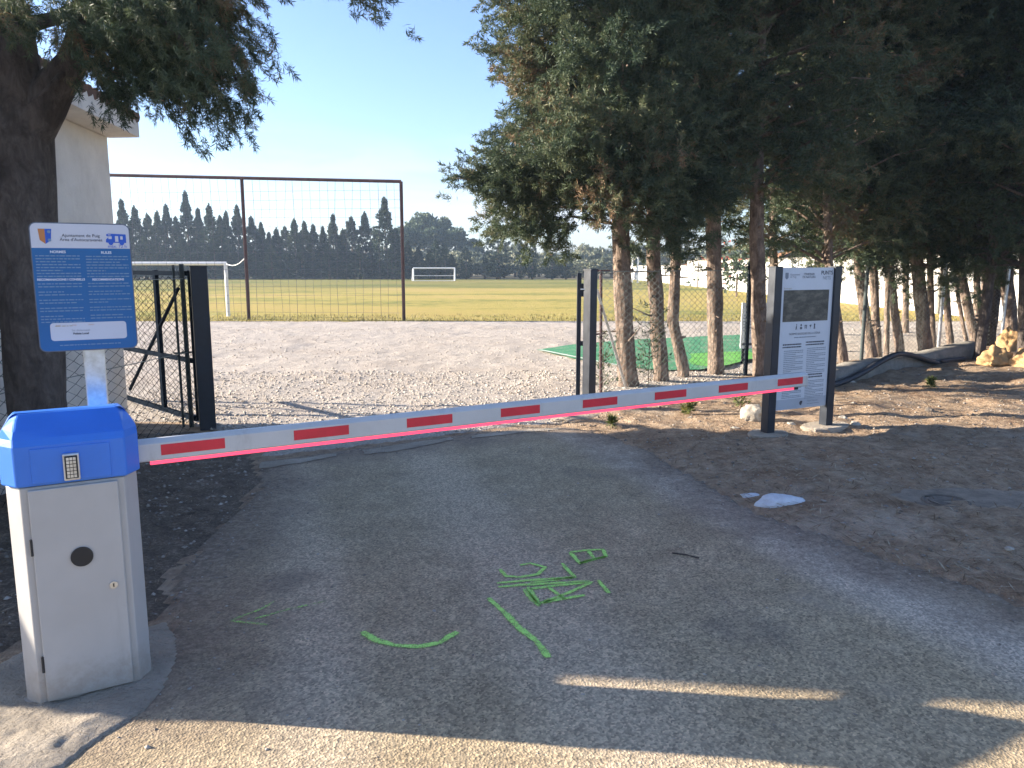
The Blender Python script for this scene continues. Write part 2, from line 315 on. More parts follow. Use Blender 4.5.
class MB:
    def __init__(s): s.v = []; s.f = []
    def add(s, vs, fs):
        k = len(s.v); s.v += [tuple(v) for v in vs]; s.f += [tuple(i + k for i in f) for f in fs]; return s
    def box(s, c, size, mat=None):
        x, y, z = (d / 2 for d in size); c = Vector(c)
        vs = [Vector((sx * x, sy * y, sz * z)) for sz in (-1, 1) for sy in (-1, 1) for sx in (-1, 1)]
        if mat: vs = [mat @ v for v in vs]
        return s.add([v + c for v in vs], [(0, 2, 3, 1), (4, 5, 7, 6), (0, 1, 5, 4), (2, 6, 7, 3), (0, 4, 6, 2), (1, 3, 7, 5)])
    def loft(s, rings, cap=True):
        n = len(rings[0]); vs = [v for r in rings for v in r]; fs = []
        for i in range(len(rings) - 1):
            for j in range(n):
                a, b = i * n + j, i * n + (j + 1) % n
                fs.append((a, b, b + n, a + n))
        if cap: fs.append(tuple(reversed(range(n)))); fs.append(tuple(range((len(rings) - 1) * n, len(rings) * n)))
        return s.add(vs, fs)
    def tube(s, pts, rad, n=8, cap=True, lump=0, seed=0):
        pts = [Vector(p) for p in pts]; rings = []
        rad = rad if isinstance(rad, (list, tuple)) else [rad] * len(pts)
        for i, p in enumerate(pts):
            d = (pts[min(i + 1, len(pts) - 1)] - pts[max(i - 1, 0)]).normalized()
            a = d.cross(Vector((1, 0, 0)) if abs(d.x) < .8 else Vector((0, 1, 0))).normalized(); b = d.cross(a)
            ring = []
            for j in range(n):
                th = 2 * math.pi * j / n
                k = 1 + (lump * mnoise.noise(Vector((math.cos(th) * 1.5 + seed, math.sin(th) * 1.5, i * .45 + seed))) if lump else 0)
                ring.append(p + (a * math.cos(th) + b * math.sin(th)) * rad[i] * k)
            rings.append(ring)
        return s.loft(rings, cap)
    def disc(s, c, r, h, axis, n=24):
        c = Vector(c); axis = Vector(axis).normalized()
        return s.tube([c, c + axis * h], r, n)
    def build(s, name, mat, parent=None, smooth=False, bevel=0):
        me = bpy.data.meshes.new(name); me.from_pydata(s.v, [], s.f); me.validate(); me.materials.append(mat)
        if smooth: me.shade_smooth()
        o = link(name, me, parent)
        if bevel:
            b = o.modifiers.new('edge', 'BEVEL'); b.width = bevel; b.segments = 2; b.limit_method = 'ANGLE'; b.angle_limit = R(40)
        return o

def np_mesh(name, verts, quads, mat, tint=None, smooth=False, k=4):
    me = bpy.data.meshes.new(name); nv, nf = len(verts), len(quads)
    me.vertices.add(nv); me.vertices.foreach_set('co', np.asarray(verts, np.float32).ravel())
    me.loops.add(nf * k); me.loops.foreach_set('vertex_index', np.asarray(quads, np.int32).ravel())
    me.polygons.add(nf); me.polygons.foreach_set('loop_start', np.arange(0, nf * k, k, dtype=np.int32))
    me.polygons.foreach_set('loop_total', np.full(nf, k, np.int32))
    if tint is not None:
        a = me.attributes.new('tint', 'FLOAT', 'POINT'); a.data.foreach_set('value', np.asarray(tint, np.float32))
    me.update(calc_edges=True); me.materials.append(mat)
    if smooth: me.shade_smooth()
    return me

def norm(a): return a / (np.linalg.norm(a, axis=-1, keepdims=True) + 1e-9)

def jag(poly, step=.12, amp=.03, seed=0):
    out_ = []
    for i, p in enumerate(poly):
        q = poly[(i + 1) % len(poly)]; p, q = Vector(p[:2]), Vector(q[:2]); L = (q - p).length; n = max(1, int(L / step))
        nr_ = Vector((-(q - p).y, (q - p).x)).normalized()
        for j in range(n):
            c = p.lerp(q, j / n)
            o = (mnoise.noise(Vector((c.x * 2.2, c.y * 2.2, seed))) * 1.6 + mnoise.noise(Vector((c.x * 9, c.y * 9, seed))) * .8) * amp
            out_.append(c + nr_ * o)
    return out_
def sheet(name, poly, z, mat, kind='structure', parent=None):
    pts = [Vector((p[0], p[1], z)) for p in poly]
    tris = tessellate_polygon([pts])
    m = MB(); fs = []
    for a, b, c in tris:
        nz_ = (pts[b] - pts[a]).cross(pts[c] - pts[a]).z
        fs.append((a, b, c) if nz_ > 0 else (a, c, b))
    m.add(pts, fs); o = m.build(name, mat, parent)
    if kind and not parent: o['kind'] = kind
    return o
def inside(px_, py_, poly):
    n = len(poly); r = np.zeros(px_.shape, bool); j = n - 1
    for i in range(n):
        xi, yi, xj, yj = poly[i][0], poly[i][1], poly[j][0], poly[j][1]
        c = ((yi > py_) != (yj > py_)) & (px_ < (xj - xi) * (py_ - yi) / ((yj - yi) or 1e-12) + xi); r ^= c; j = i
    return r
def edgedist(px_, py_, poly):
    d = np.full(px_.shape, 1e9); n = len(poly)
    for i in range(n):
        ax, ay = poly[i][0], poly[i][1]; bx, by = poly[(i + 1) % n][0], poly[(i + 1) % n][1]
        L = (bx - ax) ** 2 + (by - ay) ** 2 + 1e-12
        t_ = np.clip(((px_ - ax) * (bx - ax) + (py_ - ay) * (by - ay)) / L, 0, 1)
        d = np.minimum(d, np.hypot(px_ - ax - t_ * (bx - ax), py_ - ay - t_ * (by - ay)))
    return d
def vnoise(x, y, seed, f):
    """smooth value noise, vectorised"""
    rs = np.random.RandomState(seed); tab = rs.rand(256, 256)
    x = x * f + 50.3; y = y * f + 71.7; xi = np.floor(x).astype(int); yi = np.floor(y).astype(int); fx = x - xi; fy = y - yi
    fx = fx * fx * (3 - 2 * fx); fy = fy * fy * (3 - 2 * fy); g = lambda a, b: tab[a & 255, b & 255]
    return (g(xi, yi) * (1 - fx) + g(xi + 1, yi) * fx) * (1 - fy) + (g(xi, yi + 1) * (1 - fx) + g(xi + 1, yi + 1) * fx) * fy - .5
def relief(name, poly, res, z0, amp, fade, mat, seed, octs=((1.2, 1), (4, .5), (11, .28))):
    poly = [(p[0], p[1]) for p in poly]
    xs = np.arange(min(p[0] for p in poly), max(p[0] for p in poly) + res, res); ys = np.arange(min(p[1] for p in poly), max(p[1] for p in poly) + res, res)
    gx, gy = np.meshgrid(xs, ys); ins = inside(gx, gy, poly); d = edgedist(gx, gy, poly)
    h = 0 if amp == 0 else sum(vnoise(gx, gy, seed + i, f) * a for i, (f, a) in enumerate(octs))
    f_ = np.clip(d / fade, 0, 1); gz = z0 + np.where(ins, f_ * (h * amp + amp * .55), -.03)
    gz = np.maximum(gz, np.where(ins, z0, -.03))
    ny, nx = gx.shape; idx = np.arange(ny * nx).reshape(ny, nx)
    q = np.stack([idx[:-1, :-1], idx[:-1, 1:], idx[1:, 1:], idx[1:, :-1]], -1).reshape(-1, 4)
    keep = ins.ravel()[q].any(1)
    q = q[keep]; used = np.unique(q); rm = np.zeros(ny * nx, int); rm[used] = np.arange(len(used))
    V = np.stack([gx.ravel(), gy.ravel(), gz.ravel()], -1)[used]
    o = link(name, np_mesh(name, V, rm[q], mat, np.clip(np.where(ins, d, 0).ravel()[used], 0, 2), smooth=True)); o['kind'] = 'structure'; return o, (xs, ys, gz)
def sample(hf, x, y):
    xs, ys, gz = hf
    i = np.clip(np.searchsorted(ys, y), 0, len(ys) - 1); j = np.clip(np.searchsorted(xs, x), 0, len(xs) - 1)
    return gz[i, j]

# ------------------------------------------------------------------ ground, road, yard, field
sheet('ground', [(-420, -40), (420, -40), (420, 440), (-420, 440)], 0.0, MT['ground'])
g = lambda *ps: [G(*p) for p in ps]
verge_base = [(-14, -3), (14.2, -3), (14.2, 14.5), (-14, 9.0)]
sheet('dirt_ground', jag(verge_base, .5, .05, 1), .004, MT['dirt'])
yard = [(-25, 22.4), (-25, 7.6), (-3.4, 7.75), (-2.4, 6.9), *[tuple(p[:2]) for p in g((262, 458), (330, 450), (430, 438), (520, 426), (580, 424))], (1.6, 8.95), (4.6, 11.9), (8.8, 15.0), (14.3, 19.0), (14.3, 22.5)]
yard_o, yard_h = relief('gravel_yard', yard, .075, .008, .042, .9, MT['gravel'], 3, ((.9, .8), (2.8, .6), (6.5, .45)))
field = [(-75, 22.2), (14.2, 22.3), (14.2, 93), (-75, 101)]
sheet('football_field', jag(field, .35, .22, 2), .02, MT['field_grass'])

road_px = [(258, 462), (330, 454), (380, 447), (430, 440), (520, 429), (575, 428), (606, 435), (645, 450), (700, 481), (745, 507), (800, 528), (900, 564), (1024, 604)]
road = [tuple(p[:2]) for p in g(*road_px)] + [(4.2, 2.2), (7, 1.2), (7, -3), (-4.5, -3), (-4.5, 1.2), (-2.6, 2.15)] + [tuple(p[:2]) for p in g((120, 690), (165, 628), (172, 575), (205, 545), (238, 512), (262, 484))]
relief('asphalt_road', jag(road, .06, .035, 5), .05, .012, 0, .5, MT['asphalt'], 13)
pad = [tuple(p[:2]) for p in g((-60, 690), (0, 668), (35, 648), (150, 630), (166, 624), (178, 640), (176, 668), (164, 692), (150, 716), (110, 742), (62, 768))] + [(-1.7, 2.05), (-2.4, 2.0), (-2.9, 2.5)]
pad_o, _ = relief('concrete_apron', jag(pad, .05, .035, 9), .012, .016, .02, .10, MT['concrete'], 21, ((3, .8), (9, .6), (25, .4)))

verge_px = [(560, 425), (606, 437), (645, 452), (700, 483), (745, 509), (800, 530), (900, 566), (1024, 606)]
verge = [tuple(p[:2]) for p in g(*verge_px)] + [(4.4, 2.4), (9, 1.6), (13.5, 8), (13.5, 17.5), (9.3, 15.2), (5.6, 12.9), (3.3, 11.1), (1.5, 9.15), (.75, 8.45)]
verge_o, verge_h = relief('dirt_verge', jag(verge, .07, .05, 6), .05, .012, .085, .55, MT['dirt'], 11)
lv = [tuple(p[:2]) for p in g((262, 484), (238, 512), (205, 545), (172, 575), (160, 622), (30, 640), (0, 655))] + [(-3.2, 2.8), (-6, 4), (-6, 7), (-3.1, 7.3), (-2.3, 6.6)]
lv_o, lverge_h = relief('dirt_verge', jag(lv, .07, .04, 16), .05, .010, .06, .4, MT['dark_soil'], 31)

strip = MB()
for seg in ([(262, 464), (300, 460), (336, 455), (337, 458), (300, 465), (262, 470)], [(362, 452), (400, 446), (452, 438), (456, 441), (405, 451), (364, 456)], [(470, 437), (520, 431), (560, 429), (562, 431), (520, 434), (470, 440)]):
    pts = [Vector((p[0], p[1], .016)) for p in jag(g(*seg), .05, .03, 4)]
    strip.add(pts, [(a, b, c) if (pts[b] - pts[a]).cross(pts[c] - pts[a]).z > 0 else (a, c, b) for a, b, c in tessellate_polygon([pts])])
strip.build('concrete_strip', MT['concrete'])['kind'] = 'structure'
c_px = [(538, 353), (572, 347), (620, 343), (740, 337), (790, 345), (752, 362), (700, 373), (660, 374), (620, 369), (572, 361)]
sheet('sports_court', jag(g(*c_px), .15, .05, 8), .058, MT['court'])
sheet('sports_court', jag(g((690, 357), (752, 354), (756, 362), (715, 371), (690, 368)), .15, .05, 8), .062, MT['court_light'])
lm = MB()
for a, b in (((540, 353.2), (622, 370)),):
    A, B = G(*a), G(*b); A.z = B.z = .066; n_ = (B - A).cross(Vector((0, 0, 1))).normalized() * .04
    lm.add([A - n_, B - n_, B + n_, A + n_], [(0, 1, 2, 3)])
lm.build('court_markings', MT['court_line'])['kind'] = 'structure'
pl = [tuple(p[:2]) for p in g((872, 512), (905, 500), (980, 500), (1060, 506), (1060, 524), (960, 526), (900, 522))]
sheet('dusty_patch', jag(pl, .05, .07, 3), .076, MT['dust'])['kind'] = 'structure'

# hills far away
def hills():
    m = MB(); rings = []
    for k, (Y, f) in enumerate(((190, 0), (240, .55), (300, .9), (400, 1.0))):
        row = []
        for i in range(90):
            x = -410 + i * 9.2
            hh = (5 + 4.5 * mnoise.noise(Vector((x * .011, 3, 0))) + 2.4 * mnoise.noise(Vector((x * .04, 9, 0))) + max(0, (x - 20)) * .035) * f * (Y / 260)
            row.append(Vector((x, Y, max(0, hh) + .02)))
        rings.append(row)
    n = 90
    vs = [v for r in rings for v in r]; fs = [(a * n + i, a * n + i + 1, (a + 1) * n + i + 1, (a + 1) * n + i) for a in range(3) for i in range(n - 1)]
    m.add(vs, fs); o = m.build('hills', MT['hill'], smooth=True); o['kind'] = 'structure'
hills()

# ------------------------------------------------------------------ loose stones, needles (uncountable)
def stones(name, XY, Z, size, seed, mat='stone'):
    rs = np.random.RandomState(seed); n = len(XY)
    base = np.array([(1, 0, 0), (-1, 0, 0), (0, 1, 0), (0, -1, 0), (0, 0, 1), (0, 0, -1)], float)
    fc = np.array([(0, 2, 4), (2, 1, 4), (1, 3, 4), (3, 0, 4), (2, 0, 5), (1, 2, 5), (3, 1, 5), (0, 3, 5)])
    th = rs.rand(n) * 6.28; sc = size * (.5 + rs.rand(n) ** 2.5 * 1.6); an = .6 + rs.rand(n, 3) * .7; an[:, 2] *= .6
    v = base[None] * an[:, None] * sc[:, None, None] * (1 + .35 * (rs.rand(n, 6, 1) - .5))
    c, s_ = np.cos(th)[:, None], np.sin(th)[:, None]
    v = np.stack([v[..., 0] * c - v[..., 1] * s_, v[..., 0] * s_ + v[..., 1] * c, v[..., 2]], -1)
    v += np.concatenate([XY, (Z + sc * .12)[:, None]], 1)[:, None]
    f = (fc[None] + (np.arange(n) * 6)[:, None, None]).reshape(-1, 3)
    o = link(name, np_mesh(name, v.reshape(-1, 3), f, MT[mat], np.repeat(rs.rand(n), 6), k=3)); o['kind'] = 'stuff'; return o
rs = np.random.RandomState(5)
def pick(poly, n, ylo=-99, yhi=99, xlo=-99, xhi=99, mar=0.02):
    poly = [(p[0], p[1]) for p in poly]
    a = np.array(poly); lo = np.maximum(a.min(0), (xlo, ylo)); hi = np.minimum(a.max(0), (xhi, yhi))
    q = lo + rs.rand(n * 3, 2) * (hi - lo); k = inside(q[:, 0], q[:, 1], poly) & (edgedist(q[:, 0], q[:, 1], poly) > mar)
    return q[k][:n]
q = np.concatenate([pick(yard, 14000, 7, 11.5, -4.6, 6), pick(yard, 9000, 11.5, 20, -8, 12)])
stones('loose_gravel', q, sample(yard_h, q[:, 0], q[:, 1]), .0115, 1, 'gravel_stone')
q = pick(verge, 5200, 3, 12.5, 0, 9); d_ = edgedist(q[:, 0], q[:, 1], [tuple(p) for p in verge])
stones('loose_pebbles', q, sample(verge_h, q[:, 0], q[:, 1]), .010, 2)
q = pick(lv, 2600, 2.7, 7.4, -4, 0); stones('loose_pebbles', q, sample(lverge_h, q[:, 0], q[:, 1]), .010, 3)
# grit thrown over the asphalt margins
q = pick(road, 16000, 1.9, 8, -2.4, 5, 0); d_ = edgedist(q[:, 0], q[:, 1], [(p[0], p[1]) for p in road])
q = q[rs.rand(len(q)) < np.exp(-d_ / .25) * .6 + .008]; stones('loose_grit', q, np.full(len(q), .012), .0055, 4)

def needles(name, q, z, L, W, mat, seed, lift=.35):
    r2 = np.random.RandomState(seed); n = len(q); th = r2.rand(n) * 6.28; L = L * (.5 + r2.rand(n)); c = np.concatenate([q, z[:, None] + .006], 1)
    d = np.stack([np.cos(th), np.sin(th), (r2.rand(n) - .3) * lift], -1); s_ = np.stack([-np.sin(th), np.cos(th), np.zeros(n)], -1) * W
    v = np.stack([c, c + d * L[:, None] * .5 + s_, c + d * L[:, None], c + d * L[:, None] * .5 - s_], 1)
    o = link(name, np_mesh(name, v.reshape(-1, 3), np.arange(n * 4).reshape(n, 4), mat, np.repeat(r2.rand(n), 4))); o['kind'] = 'stuff'; return o
q = pick(verge, 26000, 3, 13, .5, 10); needles('pine_needle_litter', q, sample(verge_h, q[:, 0], q[:, 1]), .085, .004, MT['needle'], 1)
q = pick(lv, 3500, 2.8, 7.3, -4, 0); needles('pine_needle_litter', q, sample(lverge_h, q[:, 0], q[:, 1]), .06, .003, MT['needle'], 2)
# tufts along the near edge of the field
q = np.stack([-14 + rs.rand(9000) * 28.5, 22.25 + rs.randn(9000) * .25 + rs.rand(9000) ** 2 * 3], -1)
def blades(name, q, hgt, W, mat, seed, z=.02):
    r2 = np.random.RandomState(seed); n = len(q); c = np.concatenate([q, np.full((n, 1), z)], 1)
    th = r2.rand(n) * 6.28; h_ = hgt * (.4 + r2.rand(n)); d = np.stack([np.cos(th) * .4, np.sin(th) * .4, np.ones(n)], -1) * h_[:, None]
    s_ = np.stack([-np.sin(th), np.cos(th), np.zeros(n)], -1) * W
    v = np.stack([c - s_, c + s_, c + d + s_ * .2, c + d - s_ * .2], 1)
    o = link(name, np_mesh(name, v.reshape(-1, 3), np.arange(n * 4).reshape(n, 4), mat, np.repeat(r2.rand(n), 4))); o['kind'] = 'stuff'; return o
blades('field_edge_grass', q[:5200], .055, .010, MT['dead_grass'], 4)

# ------------------------------------------------------------------ foliage engine
def sprays(C, A, per, plen, L, W, spread, seed, tint):
    r = np.random.RandomState(seed); N = len(C); A = norm(A)
    t_ = r.rand(N, per, 1); pos = C[:, None] + A[:, None] * (t_ * plen) + r.randn(N, per, 3) * plen * .10 * (1.1 - t_)
    d = norm(A[:, None] * .75 + r.randn(N, per, 3) * spread)
    s_ = norm(np.cross(d, r.randn(N, per, 3))); l = L * (.55 + .8 * r.rand(N, per, 1)); w_ = W * (.6 + .7 * r.rand(N, per, 1)) * .5
    v = np.stack([pos, pos + d * l * .45 + s_ * w_, pos + d * l, pos + d * l * .45 - s_ * w_], 2).reshape(-1, 3)
    tt = np.clip(tint[:, None] + r.randn(N, per) * .13, 0, 1)
    return v, np.repeat(tt.ravel(), 4)
def leaf_mesh(name, v, t_, mat):
    return np_mesh(name, v, np.arange(len(v)).reshape(-1, 4), mat, t_)

def near_crown(seed, zb, zt, prof, nb, npl, per=76, L=.062, W=.0115, droop=-.12, bias=(0, 0), thick=.3, plen=.2):
    """boughs from a stem on the local z axis; prof(zfrac, theta) = radius. Returns crown data and limb tubes"""
    r = np.random.RandomState(seed); C, A, T, limbs = [], [], [], []
    for i in range(nb):
        zf = r.rand() ** 1.05; th = r.rand() * 6.283; Rr = prof(zf, th) * (.72 + .42 * r.rand()); z = zb + zf * (zt - zb)
        tip = np.array([math.cos(th) * Rr + bias[0], math.sin(th) * Rr + bias[1], z + droop * Rr + .25 * r.randn()])
        root = np.array([0, 0, z - .25 - .15 * Rr]); limbs.append((root, root * .5 + tip * .5 + np.array([0, 0, .12]), tip * .85 + root * .15))
        bt = np.clip(.42 + .17 * r.randn(), 0, .86)
        if r.rand() < .03: bt = .84
        for k in range(npl):
            u = .30 + .70 * math.sqrt(r.rand()); p = root * (1 - u) + tip * u + r.randn(3) * thick * (.45 + .35 * (1 - u))
            out_ = np.array([math.cos(th), math.sin(th), -.05 + .5 * zf]) + r.randn(3) * .55
            C.append(p); A.append(out_); T.append(np.clip(bt + .1 * r.randn(), 0, 1))
    v, t_ = sprays(np.array(C), np.array(A), per, plen, L, W, .65, seed + 1, np.array(T))
    return v, t_, limbs

def trunk_mesh(name, pts, rads, limbs, mat, n=14, lump=.28, seed=0):
    m = MB()
    P_, R_ = [], []
    for i in range(len(pts) - 1):
        for k in range(5):
            u = k / 5; P_.append(Vector(pts[i]).lerp(Vector(pts[i + 1]), u)); R_.append(rads[i] * (1 - u) + rads[i + 1] * u)
    P_.append(Vector(pts[-1])); R_.append(rads[-1])
    m.tube(P_, R_, n, True, lump, seed)
    for a, b, c in limbs: m.tube([a, b, c], [.026, .015, .006], 5)
    r_ = random.Random(seed + 500)
    for k in range(9):                                  # broken stubs and dead twigs
        z = r_.uniform(.5, 2.7); i = max(0, min(len(P_) - 2, [j for j in range(len(P_)) if P_[j].z <= z][-1])); u = (z - P_[i].z) / max(1e-4, P_[i + 1].z - P_[i].z)
        c0 = P_[i].lerp(P_[i + 1], u); th = r_.uniform(0, 6.28); dd = Vector((math.cos(th), math.sin(th), r_.uniform(-.1, .5))); rr_ = R_[i]
        ln = rr_ + (r_.uniform(.02, .06) if k < 6 else r_.uniform(.15, .5)); m.tube([c0, c0 + dd * rr_ * .95, c0 + dd * ln], [.03, .022 if k < 6 else .012, .015 if k < 6 else .004], 6)
    me = bpy.data.meshes.new(name); me.from_pydata(m.v, [], m.f); me.materials.append(mat); me.shade_smooth(); return me

# crown variants of the near trees (local origin = foot of the tree)
def lobes(seed):
    r = np.random.RandomState(seed); ph = r.rand(4) * 6.28
    return lambda zf, th: 1 + .17 * math.sin(2 * th + ph[0] + 3 * zf) + .13 * math.sin(5 * th + ph[1] - 7 * zf) + .10 * math.sin(9 * zf + ph[2])
def prof_std(seed, Rm):
    lb = lobes(seed); return lambda zf, th: Rm * lb(zf, th) * (.62 + .75 * zf - 1.25 * zf * zf + .12) if zf < .75 else Rm * lb(zf, th) * max(.12, (1 - zf) * 2.1)
CROWNS = []
for sd_, zb, zt, Rm in ((101, 2.6, 8.8, 1.75), (102, 2.45, 8.3, 1.6), (103, 2.8, 9.2, 1.85)):
    v, t_, limbs = near_crown(sd_, zb, zt, prof_std(sd_, Rm), 92, 36)
    CROWNS.append((leaf_mesh('crown', v, t_, MT['leaf']), limbs))

def near_tree(base_px, top_px, wpx, label, crown, rz, sc=1.0, mat='bark', seed=0, kink=None, name='pine_tree', group='trees of the belt beside the fence', own=None, zoff=0, htot=6.5):
    b = G(*base_px); Yd = b.y; t0 = P(top_px[0], top_px[1], Yd); ht = t0.z
    rad = wpx * Yd / FPX / 2
    o = thing(name, label, 'tree', (b.x, b.y, 0), 0, group)
    dx = t0.x - b.x; lean = dx / max(ht, .5)
    pts = [(-lean * .1, 0, -.12), (0, 0, .12), (dx * .45, 0, ht * .45), (dx, 0, ht), (dx + lean * .6, .05, ht + 1.6), (dx + lean * .8, 0, htot)]
    if kink: pts[2] = (dx * .45 + kink, 0, ht * .45)
    rads = [rad * 1.22, rad * 1.06, rad * 1.0, rad * .92, rad * .72, rad * .15]
    cm, limbs = own if own else CROWNS[crown]
    Mx = Matrix.Rotation(rz, 3, 'Z') * 1.0; off = Vector((dx + lean * .5, 0, zoff))
    ll = [tuple(Mx @ (Vector(q_) * sc) + off for q_ in l_) for l_ in limbs]
    link('trunk', trunk_mesh('trunk', pts, rads, ll, MT[mat], seed=seed), o)
    c = link('crown', cm, o); c.location = off; c.rotation_euler = (0, 0, rz); c.scale = (sc,) * 3
    return o

# the first tree: bushy, leaning its crown to the left over the yard
def prof_first(zf, th):
    left = .5 - .5 * math.cos(th)                   # 1 on -x side
    b_ = 1.38 + .62 * left
    lb = 1 + .13 * math.sin(3 * th + 5 * zf) + .12 * math.sin(6 * th - 9 * zf + 1)
    return b_ * lb * (.80 + .55 * zf - .9 * zf * zf if zf < .8 else max(.15, (1 - zf) * 3.2))
v, t_, limbs = near_crown(77, 2.5, 8.0, prof_first, 190, 52, per=80, bias=(-.05, 0))
# the low bough that reaches out to the left
r_ = np.random.RandomState(3); C, A, T = [], [], []
b1 = G(627, 388)
for k in range(120):
    u = r_.rand(); s0 = P(560, 190, b1.y - .3) - Vector((b1.x, b1.y, 0)); s1 = P(475, 176, b1.y - .5) - Vector((b1.x, b1.y, 0))
    p = np.array(s0.lerp(s1, u)) + r_.randn(3) * np.array((.16, .2, .12)) * (1.15 - u * .6); C.append(p); A.append(np.array((-1, -.1, .25)) + r_.randn(3) * .5); T.append(np.clip(.4 + .15 * r_.randn(), 0, 1))
for k in range(220):
    u = r_.rand(); s0 = P(515, 185, b1.y - .3) - Vector((b1.x, b1.y, 0)); s1 = P(570, 232, b1.y - .2) - Vector((b1.x, b1.y, 0))
    p = np.array(s0.lerp(s1, u)) + r_.randn(3) * .19; C.append(p); A.append(np.array((-.6, -.1, -.35)) + r_.randn(3) * .5); T.append(np.clip(.5 + .18 * r_.randn(), 0, 1))
v2, t2 = sprays(np.array(C), np.array(A), 80, .18, .062, .0095, .6, 9, np.array(T))
limbs.append((np.array((0, 0, 2.6)), np.array(s0) * .5 + np.array((0, -.1, 1.3)), np.array(P(462, 178, b1.y - .5) - Vector((b1.x, b1.y, 0)))))
first = (leaf_mesh('crown', np.concatenate([v, v2]), np.concatenate([t_, t2]), MT['leaf']), limbs)

near_tree((627, 388), (621, 240), 18.5, 'bushy cypress with thick trunk and long left bough next to right gate post', 0, 0, own=first, seed=1, name='cypress_tree')
near_tree((661, 383), (653, 250), 14.5, 'cypress with medium trunk second from the right gate post behind wire fence', 0, .6, .92, zoff=.38, seed=2, name='cypress_tree')
near_tree((683, 378), (676, 250), 11, 'slim cypress trunk with a knot halfway, third from the right gate post', 1, 2.2, .86, zoff=.38, seed=3, kink=-.10, name='cypress_tree')
near_tree((716, 375), (713, 180), 15, 'straight dark cypress trunk standing left of the small white notice board', 2, 4.1, 1.0, zoff=.38, seed=4, name='cypress_tree')
near_tree((761, 378), (757, 240), 14.5, 'cypress trunk directly behind left post of the white trail board', 0, 3.4, 1.0, zoff=.38, seed=5, name='cypress_tree')
near_tree((777, 352), (773, 240), 8, 'thin dark trunk showing just above top edge of the white trail board', 1, .2, 1.0, seed=6)
belt = [((843, 368), (829, 262), 11, 'leaning trunk just right of the white trail board', 1, 1.0, 'bark'),
 ((871, 361), (858, 262), 12, 'thick reddish leaning trunk beside second green fence post from gate', 2, 5.0, 'bark'),
 ((877, 358), (873, 255), 10, 'straight trunk crossing behind the reddish leaning trunk near hose arch', 0, 2.5, 'bark'),
 ((886, 356), (888, 260), 6, 'very thin trunk between straight and slanted trunks above the hose arch', 1, 4.5, 'bark'),
 ((899, 353), (887, 245), 10, 'slanted trunk rising from right end of the hose arch', 2, .9, 'bark'),
 ((925, 353), (914, 225), 15, 'pale stout trunk left of the silver fence post, barest of the belt', 0, 5.6, 'bark'),
 ((932, 351), (930, 262), 8, 'grey trunk squeezed between stout pale trunk and silver fence post', 1, 3.0, 'bark'),
 ((950, 350), (944, 262), 8, 'upright slim trunk just right of the silver fence post', 2, 2.1, 'bark'),
 ((966, 348), (953, 262), 4.5, 'pole thin bare trunk leaning left before the white wall', 1, 5.9, 'bark'),
 ((975, 347), (959, 262), 11, 'thick trunk leaning left behind the end of the concrete kerb', 0, 4.0, 'bark'),
 ((977, 346), (977, 262), 8, 'vertical trunk left of the dark near trunk by orange rocks', 2, 3.7, 'bark'),
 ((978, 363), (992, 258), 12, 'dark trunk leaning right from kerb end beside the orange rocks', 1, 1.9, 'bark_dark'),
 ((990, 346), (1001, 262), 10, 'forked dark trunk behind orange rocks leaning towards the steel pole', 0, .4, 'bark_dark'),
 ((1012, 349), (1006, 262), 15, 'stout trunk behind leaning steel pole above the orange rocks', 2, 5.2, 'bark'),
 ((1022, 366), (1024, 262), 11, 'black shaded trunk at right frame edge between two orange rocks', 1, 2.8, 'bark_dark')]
for i, (bp, tp, wp, lab, cr_, rz, bm_) in enumerate(belt):
    near_tree(bp, tp, wp * .82, lab, cr_, rz, .92 + .16 * rnd.random(), bm_, seed=10 + i, zoff=-.30)
for i, (bp, tp, wp, lab, cr_, rz) in enumerate([((818, 336), (818, 262), 7, 'back row pine hidden mostly by the white trail board', 0, 1.3), ((905, 334), (906, 262), 6, 'back row pine seen between slanted and stout pale trunks', 2, 2.7), ((985, 331), (984, 262), 6, 'back row pine glimpsed between dark leaning trunks before white wall', 1, .5), ((1060, 345), (1062, 262), 11, 'pine past right frame edge whose crown closes the canopy', 0, 3.9), ((1040, 372), (1040, 262), 13, 'near pine past the frame edge with low dark crown', 2, 5.5)]):
    near_tree(bp, tp, wp, lab, cr_, rz, 1.1, seed=40 + i, zoff=-.5)

